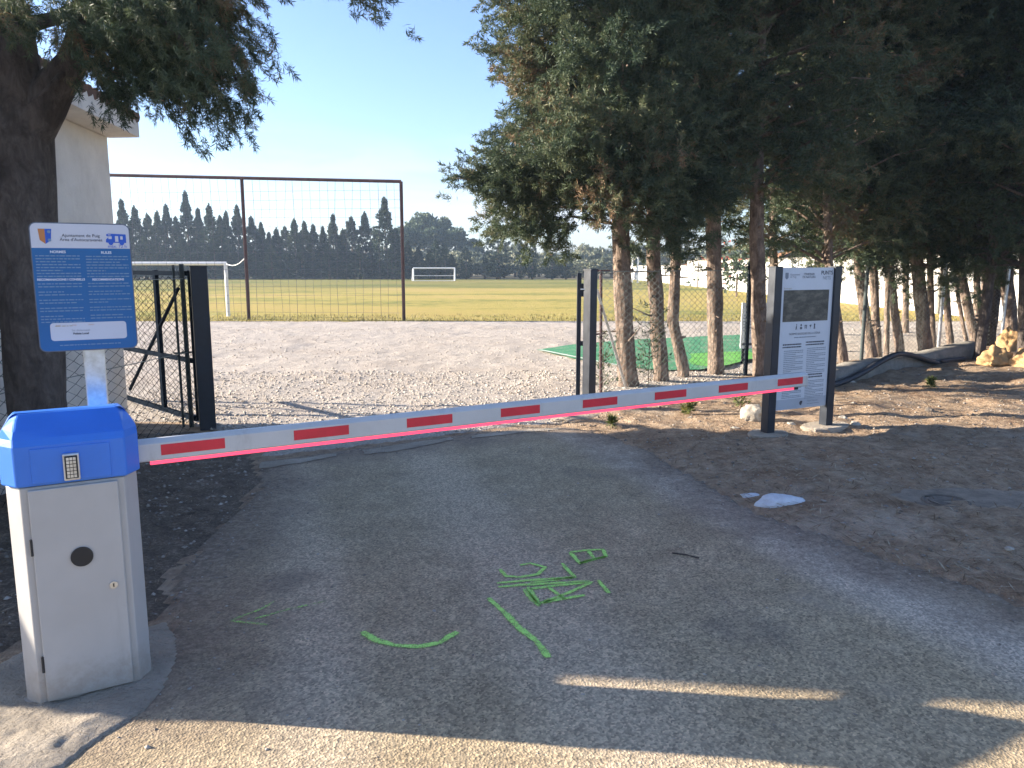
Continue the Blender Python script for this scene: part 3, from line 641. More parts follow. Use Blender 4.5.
# ------------------------------------------------------------------ left tree: thick trunk, fork, hanging boughs
def big_tree():
    Yd = 4.85
    def L(px, py, Y=Yd): return P(px, py, Y)
    base = Vector((L(42, 420).x + .03, Yd, 0))
    o = thing('cypress_tree', 'big dark trunk behind blue sign with boughs hanging over the top of view', 'tree', base)
    loc = lambda p: Vector(p) - base
    m = MB()
    def limb(pts, rads, n=14, lump=.16, seed=0):
        P_, R_ = [], []
        for i in range(len(pts) - 1):
            for k in range(5):
                u = k / 5; P_.append(Vector(pts[i]).lerp(Vector(pts[i + 1]), u)); R_.append(rads[i] * (1 - u) + rads[i + 1] * u)
        P_.append(Vector(pts[-1])); R_.append(rads[-1]); m.tube(P_, R_, n, True, lump, seed)
    limb([(0, 0, -.1), loc(L(46, 520)), loc(L(38, 400)), loc(L(28, 270)), loc(L(20, 130)), loc(L(6, 40)), loc(L(-14, -60)), loc(L(-30, -260))], [.26, .20, .168, .17, .175, .15, .12, .07], 18, .12, 3)
    limb([loc(L(22, 150)), loc(L(50, 95)), loc(L(72, 62)), loc(L(84, 22, Yd - .1)), loc(L(96, -40, Yd - .2))], [.12, .115, .085, .07, .05], 12, .14, 8)
    limb([loc(L(70, 66)), loc(L(48, 88, Yd - .22)), loc(L(28, 104, Yd - .28))], [.025, .012, .005], 6)
    limb([loc(L(14, 30)), loc(L(55, 18)), loc(L(110, -10))], [.05, .04, .03], 8)
    # boughs: (points in the picture with their distances), number of plumes
    bl = [([(84, 22), (120, 50), (150, 88)], 4.75, 60, .12), ([(90, -5), (150, 25), (196, 95)], 4.7, 100, .13), ([(92, -10), (170, 25), (226, 104)], 4.65, 110, .12),
          ([(110, -30), (180, -10), (222, 48)], 4.6, 100, .13), ([(110, -30), (160, 15), (178, 88)], 4.8, 80, .13), ([(100, 0), (118, 40), (130, 88)], 4.9, 40, .10),
          ([(84, 20), (78, 30), (88, 55)], 4.6, 14, .08), ([(60, -15), (105, 5), (140, 45)], 4.5, 70, .13), ([(-6, 0), (12, 14), (18, 26)], 4.5, 16, .07), ([(-14, 10), (5, 16), (24, 26)], 4.55, 10, .05),
          ([(150, -80), (210, -50), (262, -18)], 4.7, 50, .09), ([(180, -90), (290, -45), (380, -4)], 4.6, 60, .07), ([(40, -45), (100, -25), (160, -8)], 4.7, 60, .12),
          ([(84, 20), (104, 62), (116, 92)], 4.95, 20, .07), ([(150, -60), (190, -25), (214, 0)], 4.7, 50, .10), ([(190, -20), (222, 20), (236, 80)], 4.62, 50, .10)]
    r = np.random.RandomState(12); C, A, T = [], [], []
    for pts, Y, n, th in bl:
        q_ = [loc(L(p[0], p[1], Y + .12 * r.randn())) for p in pts]; bt = np.clip(.45 + .2 * r.randn(), .1, .85)
        m.tube([q_[0], q_[1], q_[2]], [.03, .018, .006], 5)
        for k in range(int(n * 2.4)):
            u = r.rand() ** .75 * 2; i = min(1, int(u)); p = np.array(q_[i].lerp(q_[i + 1], u - i)) + r.randn(3) * th * np.array((1, 1.3, .8))
            d = np.array(q_[i + 1] - q_[i]); C.append(p); A.append(norm(d) + r.randn(3) * .5 + np.array((0, 0, -.25))); T.append(np.clip(bt + .15 * r.randn(), 0, 1))
    v, t_ = sprays(np.array(C), np.array(A), 78, .11, .040, .0050, .6, 5, np.array(T))
    # the upper crown above the frame
    v2, t2, lim = near_crown(55, 5.0, 10.8, prof_std(9, 2.0), 70, 12, per=30, L=.2, W=.05, plen=.4)
    for a, b, c in lim: m.tube([a, b, c], [.04, .025, .008], 5)
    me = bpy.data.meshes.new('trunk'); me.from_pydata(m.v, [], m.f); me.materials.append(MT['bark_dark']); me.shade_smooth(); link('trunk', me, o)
    link('crown', leaf_mesh('crown', np.concatenate([v, v2]), np.concatenate([t_, t2]), MT['leaf']), o)
big_tree()

# ------------------------------------------------------------------ far tree line
def cone_crown(seed, n, hgt, Rm, slim=False):
    r = np.random.RandomState(seed); u = r.rand(n) ** 1.25; z = .04 + u * .93; ex = .85 + .5 * r.rand()
    prof = np.clip(1 - z, 0, 1) ** ex + .012 if not slim else np.sin(np.clip(z, .02, 1) ** .7 * 3.1) ** .7 * .95 + .05
    nl = 11 + r.randint(6); lay = 1 + .30 * np.sin(z * nl * 6.283 / 2 + r.rand() * 6) * (0 if slim else 1); th = r.rand(n) * 6.283; lob = 1 + .28 * np.sin(3 * th + seed + 11 * z) + .14 * np.sin(7 * th - 23 * z)
    rr = Rm * prof * lay * lob * (.3 + .7 * np.sqrt(r.rand(n)))
    C = np.stack([np.cos(th) * rr + .25 * np.sin(z * 5 + seed) * z * .4, np.sin(th) * rr, z * hgt], -1)
    A = np.stack([np.cos(th), np.sin(th), (1.6 if slim else .25) + 5 * z ** 5], -1) + r.randn(n, 3) * .3
    bt = np.clip(.45 + .22 * r.randn(n) + .25 * np.sin(th * 2 + 9 * z), 0, 1)
    v, t_ = sprays(C, A, 20, .34, .27, .12, .5, seed + 1, bt)
    k = 40; zt = .9 + .12 * r.rand(k); C2 = np.stack([r.randn(k) * .05 + .25 * np.sin(5 + seed) * .4, r.randn(k) * .05, zt * hgt], -1); A2 = np.stack([r.randn(k) * .25, r.randn(k) * .25, np.ones(k)], -1)
    v2, t2 = sprays(C2, A2, 10, .18, .16, .07, .35, seed + 3, np.full(k, .5))
    return np.concatenate([v, v2]), np.concatenate([t_, t2])
def round_crown(seed, n, R_, flat=.75, zc=1.0, L=.5, W=.3):
    r = np.random.RandomState(seed); C, A, T = [], [], []
    for i in range(16):
        d = norm(r.randn(3)); d[2] = abs(d[2]) * .9 - .25; c = d * R_ * (.45 + .3 * r.rand()); c[2] = c[2] * flat + zc; b = R_ * (.34 + .2 * r.rand()); bt = .45 + .2 * r.randn()
        for k in range(n // 16):
            e = norm(r.randn(3)); C.append(c + e * b * (.5 + .5 * r.rand() ** .5)); A.append(e + np.array((0, 0, .4))); T.append(np.clip(bt + .12 * r.randn(), 0, 1))
    return sprays(np.array(C), np.array(A), 8, .4, L, W, .6, seed + 2, np.array(T))
def mk_far(kind, seed):
    if kind == 'cone': v, t_ = cone_crown(seed, 900, 10, 2.3); m_ = 'leaf_far'
    elif kind == 'slim': v, t_ = cone_crown(seed, 420, 10, 1.3, True); m_ = 'leaf_far'
    elif kind == 'pine': v, t_ = round_crown(seed, 560, 3.0, .75, 7.0); m_ = 'leaf_pine'
    else: v, t_ = round_crown(seed, 420, 2.4, .8, 2.2); m_ = 'leaf_olive'
    return leaf_mesh('crown', v, t_, MT[m_])
FAR = {k: [mk_far(k, 200 + 10 * i + s) for i in range(n)] for s, (k, n) in enumerate((('cone', 7), ('slim', 3), ('pine', 3), ('olive', 4)))}
FH = {'cone': 10.3, 'slim': 10.3, 'pine': 9.4, 'olive': 4.3}; FW = {'cone': 2.2, 'slim': 1.45, 'pine': 3.2, 'olive': 2.7}
ft = MB(); ft.tube([(0, 0, -.1), (.05, 0, 3), (0, .05, 7.5)], [.24, .17, .05], 7); FT = ft.build('trunk', MT['bark'], None, True)
ftm = FT.data; bpy.data.objects.remove(FT)
def far_tree(name, kind, px, ytop, wpx, Y, label, group, i):
    b = P(px, 270, Y); top = P(px, ytop, Y); h_ = top.z
    o = thing(name, label, 'tree', (b.x, Y, 0), 0, group)
    s_ = h_ / FH[kind]; wr = wpx * Y / FPX / 2 / FW[kind]
    c = link('crown', FAR[kind][i % len(FAR[kind])], o); c.scale = (wr, wr, s_); c.rotation_euler = (0, 0, i * 1.7)
    t = link('trunk', ftm, o); t.scale = (max(.6, wr), max(.6, wr), s_ * (.95 if kind in ('cone', 'slim') else .55))
    return o
CONES = [(104, 205, 34), (126, 199, 32), (138, 206, 30), (151, 213, 26), (161, 211, 26), (170, 204, 28), (179, 216, 24), (190, 191, 32), (201, 208, 28), (212, 204, 30), (223, 215, 26), (229, 211, 24), (240, 205, 30), (254, 216, 30), (263, 222, 26),
         (270, 232, 24), (278, 228, 26), (287, 226, 26), (296, 219, 28), (306, 221, 28), (315, 224, 26), (324, 226, 24), (334, 214, 30), (344, 229, 24), (353, 216, 30), (366, 212, 30), (376, 230, 24), (386, 197, 36), (397, 228, 26), (408, 240, 24), (419, 246, 22)]
special = {7: 'tallest pointed conifer of the left half of the far treeline', 27: 'tallest pointed conifer just left of the right netting post', 0: 'far conifer half hidden by the pale house wall', 22: 'narrow pointed conifer near middle of the right netting panel'}
for i, (px, yt, wp) in enumerate(CONES):
    far_tree('conifer', 'cone', px, yt, wp, 94 + (i * 37 % 9), special.get(i, 'dark pointed conifer in the dense row across the far end of the field'), 'conifers along the far end of the field', i)
for i, (px, yt, wp) in enumerate([(118, 232, 30), (146, 236, 30), (185, 238, 30), (215, 238, 30), (247, 240, 30), (272, 244, 28), (302, 244, 30), (329, 246, 28), (360, 246, 30), (392, 248, 30), (430, 250, 24), (452, 254, 20)]):
    far_tree('conifer', 'cone', px, yt, wp, 92.5, 'low dark conifer filling the foot of the far conifer row', 'low conifers at foot of the far row', i + 2)
for i, (px, yt, wp, lab) in enumerate([(498, 224, 29, 'broad dark cypress standing alone right of the far goal'), (521, 241, 10, 'left one of two pencil thin cypresses right of broad cypress'), (532, 238, 11, 'right one of two pencil thin cypresses right of broad cypress'), (466, 247, 13, 'small cypress just right of the far goal'), (436, 240, 13, 'narrow cypress behind middle of the far goal'), (445, 243, 11, 'thin cypress behind right half of far goal'), (552, 252, 18, 'short dark cypress left of the gate latch post far behind'), (566, 250, 16, 'short cypress far behind the right gate post')]):
    far_tree('cypress_tree', 'slim', px, yt, wp, 92, lab, 'cypresses behind the far goal', i)
for i, (px, yt, wp) in enumerate([(405, 226, 30), (424, 213, 34), (441, 217, 32), (456, 228, 28), (472, 239, 26), (414, 232, 30), (432, 228, 34)]):
    far_tree('pine_tree', 'pine', px, yt, wp, 125 + (i % 3) * 4, 'rounded blue green pine in the clump rising behind right netting post', 'round pines behind the treeline', i)
k = 0
for row, (Y, y0) in enumerate(((103, 259), (112, 252), (124, 247))):
    for px in range(402 + row * 9, 780, 21):
        k += 1
        far_tree('olive_tree', 'olive', px + rnd.uniform(-5, 5), y0 + rnd.uniform(-4, 6), rnd.uniform(26, 42), Y + rnd.uniform(-3, 3), 'pale grey green olive tree on the scrubby slope beyond the field', 'olive trees beyond the field', k)

# ------------------------------------------------------------------ hut, off-frame house, white wall
def house():
    YB = 7.75; bx = P(119.5, 300, YB).x; dirw = Vector((.145, -1, 0)).normalized(); left = Vector((-1, SUN_SLOPE, 0)).normalized()
    B = Vector((bx, YB, 0)); Lw = (YB - 3.26) / -dirw.y; Wd = 5.2
    zE = P(147, 138, YB + .05).z; ov = P(148, 138, YB + .05).x - P(113, 138, YB).x; th = .165
    o = thing('house', 'pale rendered house wall with overhanging roof edge behind the big left trunk', 'house', B + left * 2 + dirw * 2); c = Vector(o.location)
    q = lambda s_, l_, z: B + dirw * s_ + left * l_ + Vector((0, 0, z)) - c
    m = MB(); rise = .16
    m.loft([[q(s_, 0, 0), q(s_, Wd, 0), q(s_, Wd, zE - .004), q(s_, Wd / 2, zE + rise * Wd / 2 - .004), q(s_, 0, zE - .004)] for s_ in (0, Lw)]); m.build('wall', MT['render_wall'], o)
    rf = MB()
    rf.loft([[q(s_, -ov, zE), q(s_, 0, zE + .001), q(s_, Wd / 2, zE + rise * Wd / 2), q(s_, Wd, zE + .001), q(s_, Wd + ov, zE), q(s_, Wd + ov, zE + th), q(s_, Wd / 2, zE + th + rise * (Wd / 2 + ov)), q(s_, -ov, zE + th)] for s_ in (-.06, Lw + .05)]); r_o = rf.build('roof', MT['render_wall'], o)
    tl = MB()
    for j in range(int(Lw / .13) + 1):
        s_ = j * .13
        for l0, l1 in ((-ov - .01, Wd / 2), (Wd + ov + .01, Wd / 2)):
            tl.tube([q(s_, l0 + (l1 - l0) * f_, zE + th + .012 + rise * abs((l1 - l0) * f_)) for f_ in (0, .5, 1)], .05, 7)
    tl.build('roof_tiles', MT['tile'], r_o)
    for s_ in (2.6,):
        wn = MB(); wn.loft([[q(s_ + a, -.02, z) for a, z in ((-.4, 1.1), (.4, 1.1), (.4, 2.1), (-.4, 2.1))], [q(s_ + a, .03, z) for a, z in ((-.4, 1.1), (.4, 1.1), (.4, 2.1), (-.4, 2.1))]]); f_ = wn.build('window', MT['white_paint'], o)
        pn = MB(); pn.loft([[q(s_ + a, -.026, z) for a, z in ((-.34, 1.16), (.34, 1.16), (.34, 2.04), (-.34, 2.04))], [q(s_ + a, -.022, z) for a, z in ((-.34, 1.16), (.34, 1.16), (.34, 2.04), (-.34, 2.04))]]); pn.build('pane', MT['black_plastic'], f_)
house()
o = thing('shade_wall', 'unseen low wall added beyond the left edge to shade the road', 'wall', (-4.3, 3.14, 0))  # added out of view; its shadow closes the lit streak beside the cabinet
m = MB(); m.box((0, .01, .57), (1.6, .38, 1.14)); m.build('wall', MT['render_wall'], o); m = MB(); m.box((0, .01, 1.165), (1.64, .42, .05)); m.build('coping', MT['kerb'], o)
def white_wall():
    o = thing('boundary_wall', 'long white sunlit wall along right side of the field behind the trees', 'wall', (14.5, 50, 0))
    m = MB(); m.box((0, -14, .98), (.2, 56, 1.96)); m.box((0, 31, .8), (.2, 33.9, 1.6)); m.build('wall', MT['white_wall'], o)
    c = MB(); c.box((0, -14, 1.99), (.28, 56.1, .06)); c.box((0, 31.1, 1.63), (.28, 33.9, .06)); c.build('coping', MT['kerb'], o)
    for yy in (26, 34, 46, 60):
        pr = MB(); pr.box((-.13, yy - 50, .96), (.09, .14, 1.9)); pr.build('pilaster', MT['kerb'], o)
white_wall()
bank = MB(); rows = []
for j, (x, zf) in enumerate(((18, 0), (20.5, .6), (24, 1), (30, .9))):
    rows.append([Vector((x + mnoise.noise(Vector((i * .5, j, 2))) * .8, 66 + i * 2.4, zf * (2.5 + .7 * mnoise.noise(Vector((i * .35, j * .7, 0)))) + .01)) for i in range(22)])
n_ = 22; bank.add([v_ for r_ in rows for v_ in r_], [(a * n_ + i, a * n_ + i + 1, (a + 1) * n_ + i + 1, (a + 1) * n_ + i) for a in range(3) for i in range(n_ - 1)])
bank.build('soil_bank', MT['orange_soil'], None, True)['kind'] = 'structure'

# ------------------------------------------------------------------ gates and fences
def chain(p0, p1, z0, z1, cell=.075, r=.0021):
    """woven wire between two ground points; vertices relative to p0"""
    p0, p1 = Vector(p0), Vector(p1); d = (p1 - p0); Lh = d.length; d.normalize(); nrm = Vector((-d.y, d.x, 0))
    nw = int(Lh / cell); ns = int((z1 - z0) / (cell * .5)); vs, fs = [], []
    zz = z0 + np.arange(ns + 1) * (z1 - z0) / ns; off = np.array([(0, r), (-r * .87, -r * .5), (r * .87, -r * .5)])
    V, Q = [], []
    for i in range(nw):
        s_ = (i + .5) * Lh / nw + np.where((np.arange(ns + 1) + i) % 2 == 0, cell * .5, -cell * .5)
        s_ = np.clip(s_, 0, Lh); wv = np.where((np.arange(ns + 1)) % 2 == 0, .004, -.004)
        base = np.stack([d.x * s_ + nrm.x * wv, d.y * s_ + nrm.y * wv, zz], -1)
        ring = base[:, None] + np.stack([d.x * off[:, 0] + nrm.x * off[:, 1], d.y * off[:, 0] + nrm.y * off[:, 1], np.zeros(3)], -1)[None] * 1.15
        k0 = len(V) * (ns + 1) * 3; V.append(ring.reshape(-1, 3)); a = (np.arange(ns) * 3)[:, None] + np.arange(3)[None]; b = (np.arange(ns) * 3)[:, None] + (np.arange(3)[None] + 1) % 3
        Q.append((np.stack([a, b, b + 3, a + 3], -1) + k0).reshape(-1, 4))
    return np.concatenate(V), np.concatenate(Q)
def chain_part(parent, p0, p1, z0, z1, cell=.075, r=.0024, mat='wire'):
    v, q_ = chain(p0, p1, z0, z1, cell, r); v = v + np.array(Vector(p0) - Vector(parent.location)) * np.array((1, 1, 0))
    return link('wire_mesh', np_mesh('wire_mesh', v, q_, MT[mat]), parent)
def post(parent, x, y, h_, r, mat, sq=False, rz=0, cap=True, name='post'):
    m = MB(); c = Vector((x, y, 0)) - Vector(parent.location)
    if sq:
        m.box(c + Vector((0, 0, h_ / 2)), (r * 2, r * 2, h_), Matrix.Rotation(rz, 3, 'Z')); o = m.build(name, MT[mat], parent, bevel=.006)
    else:
        m.tube([c, c + Vector((0, 0, h_))], r, 12); m.disc(c + Vector((0, 0, h_)), r * 1.12, .012, (0, 0, 1), 12); o = m.build(name, MT[mat], parent)
    return o
YAW = R(30)
# right gate post and its slim latch stile
gr = G(588.5, 415); o = thing('gate_post', 'square black steel post at right side of the gateway, left face sunlit', 'post', gr)
hR = P(586, 270, gr.y).z
m = MB(); m.box((0, 0, hR / 2), (.105, .105, hR), Matrix.Rotation(R(42), 3, 'Z')); m.build('post', MT['black_gloss'], o, bevel=.006)
m = MB(); m.box((0, 0, hR + .005), (.115, .115, .012), Matrix.Rotation(R(42), 3, 'Z')); m.build('cap', MT['black_gloss'], o)
gl_ = G(577.5, 414); o = thing('latch_post', 'slim black latch stile left of the right gate post', 'post', gl_)
hL = P(577, 273, gl_.y).z
m = MB(); m.box((0, 0, hL / 2), (.045, .05, hL)); m.build('post', MT['black_gloss'], o, bevel=.004)
m = MB(); m.box((.045, -.01, hL - .18), (.05, .012, .14)); m.box((.04, -.01, hL - .75), (.04, .02, .05)); m.build('latch_plate', MT['black_gloss'], o)
m = MB(); m.tube([(.01, -.05, hL - .17), (.05, -.06, hL - .17), (.08, -.06, hL - .2)], .008, 6); m.build('latch_bolt', MT['galv'], o)
# left gate post
gl = G(208, 429); hP = P(206, 267, gl.y).z
o = thing('gate_post', 'wide black steel post at left side of the gateway carrying the mesh gate', 'post', gl)
m = MB(); m.box((0, 0, hP / 2), (.15, .15, hP), Matrix.Rotation(R(25), 3, 'Z')); m.build('post', MT['black_gloss'], o, bevel=.006)
m = MB(); m.box((0, 0, hP + .005), (.16, .16, .012), Matrix.Rotation(R(25), 3, 'Z')); m.build('cap', MT['black_gloss'], o)
for z in (.35, 1.25):
    m = MB(); m.tube([(-.12, .08, z - .05), (-.12, .08, z + .05)], .02, 8); m.box((-.08, .05, z), (.09, .03, .05)); m.build('hinge', MT['black_gloss'], o)
# open gate leaf
A = Vector((gl.x - .12, gl.y + .12, 0)); Bd = G(118, 405); Bd = Vector((P(124, 405, 9.0).x, 9.0, 0)); D = (Bd - A); LL = D.length; D.normalize(); rz = math.atan2(D.y, D.x)
o = thing('mesh_gate', 'open black gate leaf with chain link mesh and diagonal brace by left post', 'gate', A)
top = P(160, 270, A.y + .7).z; LM = Matrix.Rotation(rz, 3, 'Z'); at = lambda s_, z: D * s_ + Vector((0, 0, z))
def s_at(px):  # distance along the leaf seen at this picture column
    lo, hi = 0., LL
    for _ in range(30):
        mid = (lo + hi) / 2; q_ = A + D * mid; d_ = q_ + Vector((0, 0, .8)) - CAM; x_ = 512 + FPX * d_.dot(Rt) / d_.dot(Fw)
        lo, hi = (mid, hi) if x_ > px else (lo, mid)
    return lo
sm = s_at(160)
for s_, r_ in ((.03, .022), (sm, .034), (LL, .034)):
    m = MB(); m.box(at(s_, top / 2 + .03), (r_ * 2, .04, top - .06), LM); m.build('stile', MT['black_steel'], o, bevel=.004)
for z in (top - .03, .66, .07):
    m = MB(); m.box(at(LL / 2 + .015, z), (LL - .1, .036, .045), LM); m.build('rail', MT['black_steel'], o)
m = MB(); m.tube([at(s_at(182), top - .18), at(s_at(126), .18)], .018, 8); m.build('brace', MT['black_steel'], o)
chain_part(o, A + D * .04, A + D * (LL - .03), .09, top - .06, .07, .0023, 'black_steel')
m = MB(); m.tube([at(LL, .52), at(LL + .05, .53) + Vector((0, -.1, 0)), at(LL + .22, .53) + Vector((0, -.14, 0)), at(LL + .24, .5) + Vector((0, -.14, 0))], .011, 6); m.build('handle', MT['black_steel'], o)
# two steel stakes in front of the leaf
for i, (px, r_, lab) in enumerate(((189.5, .022, 'thicker round steel stake in front of the open mesh gate'), (181.5, .012, 'thin round steel stake in front of the open mesh gate'))):
    b_ = P(px + 2, 424, 7.55); hh = P(px - 1, 264 + i, 7.55).z
    o2 = thing('steel_stake', lab, 'stake', (b_.x, 7.55, 0)); m = MB(); m.tube([(0, 0, -.02), (0, 0, hh)], r_, 10); m.build('rod', MT['green_steel'], o2)
    m = MB(); m.tube([(-.05, 0, hh - .86), (.05, 0, hh - .86)], .009, 6); m.build('crossbar', MT['green_steel'], o2)
# left fence running toward the viewer
F0 = Vector((gl.x - .1, gl.y - .12, 0)); F1 = Vector((-3.34, 5.2, 0)); F2 = Vector((-3.2, 3.7, 0))
o = thing('wire_fence', 'chain link fence left of the gateway between big trunk and house wall', 'fence', F0)
chain_part(o, F0, F1, .03, 1.5, .085, .0024, 'black_steel'); chain_part(o, F1, F2, .03, 1.5, .085, .0024, 'black_steel')
for q_ in (F1, F2): post(o, q_.x, q_.y, 1.58, .024, 'green_steel')
for z in (.78, 1.48): m = MB(); m.tube([(0, 0, z), F1 - F0 + Vector((0, 0, z)), F2 - F0 + Vector((0, 0, z))], .0035, 5); m.build('tension_wire', MT['wire'], o)
# right fence running back along the trees
S = [Vector((gr.x + .1, gr.y + .1, 0)), G(745, 377), G(861, 363), G(938, 352), Vector((12.8, 17.0, 0))]
for q_ in S: q_.z = 0
o = thing('wire_fence', 'chain link fence from right gate post back along the row of trunks', 'fence', S[0])
for a, b in zip(S[:-1], S[1:]): chain_part(o, a, b, .03, 1.55, .075, .0026)
for i, (q_, mt_) in enumerate(zip(S[1:], ('black_steel', 'green_steel', 'galv', 'green_steel'))):
    hh = P((745, 861, 938, 1000)[i], (264, 262, 262, 262)[i], q_.y).z; pp = post(o, q_.x, q_.y, hh, .033 if i == 0 else .03, mt_)
m = MB(); m.tube([Vector((0, 0, z_)) + (q_ - S[0]) for q_ in S for z_ in (1.54,)], .004, 5); m.build('tension_wire', MT['wire'], o)
m = MB(); m.tube([P(597, 290, gr.y + .35) - S[0], P(626, 388, gr.y + .85) - S[0]], .016, 8); m.build('brace', MT['galv'], o)
m = MB(); b_ = P(601, 392, gr.y + .42) - S[0]; tpz = P(601, 270, gr.y + .42) - S[0]; m.tube([Vector((b_.x, b_.y, 0)), tpz], .017, 8); m.tube([tpz + Vector((-.1, 0, -.01)), tpz + Vector((.1, 0, -.01))], .01, 6); m.tube([tpz + Vector((-.08, 0, -.72)), tpz + Vector((.06, 0, -.70))], .01, 6); m.build('post', MT['rust_steel'], o)
# leaning steel pole among the belt
b_ = G(1000, 350); o = thing('steel_pole', 'bare steel pole leaning right above the orange rocks', 'pole', b_)
m = MB(); tpp = P(1010, 262, b_.y) - b_; m.tube([(0, 0, -.05), tpp], .03, 10); m.build('rod', MT['galv'], o); m = MB(); m.disc(tpp, .034, .02, tpp, 10); m.build('cap', MT['green_steel'], o)

# ball-stop frame
n0, n1 = G(249, 320), G(404, 321); n0.z = n1.z = 0; nd = (n1 - n0); nl = nd.length; ndn = nd.normalized(); nleft = n0 - nd
o = thing('ball_stop_net', 'tall rusty steel frame with fine wire netting behind the near goal', 'net', n0)
hN = P(241, 178, n0.y).z; hN2 = P(399.5, 181.5, n1.y).z; hL_ = hN - (hN2 - hN)
for q_, h__ in ((nleft, hL_), (n0, hN), (n1, hN2)):
    m = MB(); c = q_ - n0; m.tube([c + Vector((0, 0, -.05)), c + Vector((0, 0, h__))], .05, 10); m.build('post', MT['rust_steel'], o)
m = MB(); m.tube([nleft - n0 + Vector((0, 0, hL_)), n1 - n0 + Vector((0, 0, hN2))], .048, 10); m.build('rail', MT['rust_steel'], o)
m = MB(); r_ = random.Random(3)
for i in range(int(2 * nl / .25) + 1):
    x_ = min(i * .25, 2 * nl); m.tube([nleft - n0 + ndn * (x_ + .03 * r_.uniform(-1, 1)) + Vector((0, 0, (hL_ + (hN2 - hL_) * x_ / (2 * nl)) * k / 4)) + ndn * .025 * r_.uniform(-1, 1) for k in range(5)], .0042 if i % 5 else .006, 3)
for j in range(1, int(hN / .25)):
    m.tube([nleft - n0 + ndn * (2 * nl * k / 12) + Vector((0, 0, j * .25 - .02 * r_.random())) for k in range(13)], .0042, 3)
m.build('netting', MT['net_wire'], o)

def goal(label, pR, width, hgt, dirv, r=.055, back=1.1):
    o = thing('football_goal', label, 'goal', pR); d = Vector(dirv).normalized(); bk = Vector((-d.y, d.x, 0))
    if bk.y > 0 and label.startswith('near'): bk = -bk
    for s_ in (0, width):
        m = MB(); m.tube([d * s_ + Vector((0, 0, -.05)), d * s_ + Vector((0, 0, hgt))], r, 10); m.build('post', MT['white_paint'], o)
        if back: m = MB(); m.tube([d * s_ + Vector((0, 0, hgt)), d * s_ + bk * back * .5 + Vector((0, 0, hgt - .05)), d * s_ + bk * back + Vector((0, 0, .03))], r * .4, 6); m.build('stay', MT['white_paint'], o)
    m = MB(); m.tube([d * -.03 + Vector((0, 0, hgt)), d * (width + .03) + Vector((0, 0, hgt))], r, 10); m.build('crossbar', MT['white_paint'], o)
    if not back: return o
    m = MB(); m.tube([bk * back + Vector((0, 0, .05)), d * width + bk * back + Vector((0, 0, .05))], r * .4, 6); m.tube([bk * back * .7 + Vector((0, 0, hgt * .42)), d * width + bk * back * .7 + Vector((0, 0, hgt * .42))], r * .35, 6); m.build('back_bar', MT['white_paint'], o)
    return o
gn = G(228.5, 317); goal('near white football goal seen past the left gate post', gn, 5.2, P(225.5, 263.5, gn.y).z, (-1, -.01, 0), .055, 0)
gf = G(455, 281); goal('far white football goal in front of the dark tree row', gf, (456 - 415) * gf.y / FPX, P(455, 268.2, gf.y).z, (-1, 0, 0), .075, 1.4)
o = thing('rope', 'pale rope sagging from near goal corner to the netting post', 'rope', gn); m = MB()
a = Vector((0, 0, P(225.5, 264, gn.y).z + .01)); b = P(246, 257, n0.y) - gn; m.tube([a.lerp(b, k / 6) + Vector((0, 0, -.14 * math.sin(math.pi * k / 6))) for k in range(7)], .013, 5); m.build('cord', MT['white_paint'], o)
for px, lab in ((632, 'left white stake in the field far behind the near trunks'), (637.5, 'right white stake in the field far behind the near trunks')):
    b_ = G(px, 283); o = thing('white_stake', lab, 'stake', b_); m = MB(); hh = P(px, 258, b_.y).z; m.tube([(0, 0, 0), (0, 0, hh)], .08, 8); m.build('rod', MT['white_paint'], o); m = MB(); m.box((0, 0, hh + .04), (.2, .2, .06)); m.build('cap', MT['white_paint'], o)

# ------------------------------------------------------------------ signs
def flat(parent, pts, mat, name, off):
    """flat printed shape on the sign face: pts in (u, v) from the centre of the face, u right, v up"""
    m = MB(); vs = [Vector((p[0], -off, p[1])) for p in pts]; tr = tessellate_polygon([[Vector((p[0], p[1], 0)) for p in pts]])
    fs = []
    for a, b, c in tr:
        s_ = (pts[b][0] - pts[a][0]) * (pts[c][1] - pts[a][1]) - (pts[b][1] - pts[a][1]) * (pts[c][0] - pts[a][0])
        fs.append((a, b, c) if s_ > 0 else (a, c, b))
    m.add(vs, fs); return m.build(name, mat, parent)
def rect(u0, v0, u1, v1): return [(u0, v0), (u1, v0), (u1, v1), (u0, v1)]
def rrect(u0, v0, u1, v1, r, n=6):
    pts = []
    for cx, cy, a0 in ((u1 - r, v0 + r, -90), (u1 - r, v1 - r, 0), (u0 + r, v1 - r, 90), (u0 + r, v0 + r, 180)):
        for k in range(n + 1): a = R(a0 + 90 * k / n); pts.append((cx + r * math.cos(a), cy + r * math.sin(a)))
    return pts
def text(parent, s, u, v, size, mat, off, align='CENTER', bold=0.0):
    c = bpy.data.curves.new('lettering', 'FONT'); c.body = s; c.size = size; c.align_x = align; c.align_y = 'CENTER'; c.offset = bold; c.materials.append(mat)
    tmp = bpy.data.objects.new('lettering', c); me = bpy.data.meshes.new_from_object(tmp); bpy.data.objects.remove(tmp); bpy.data.curves.remove(c)
    if not len(me.materials): me.materials.append(mat)
    o = link('lettering', me, parent); o.location = (u, -off, v); o.rotation_euler = (R(90), 0, 0); return o
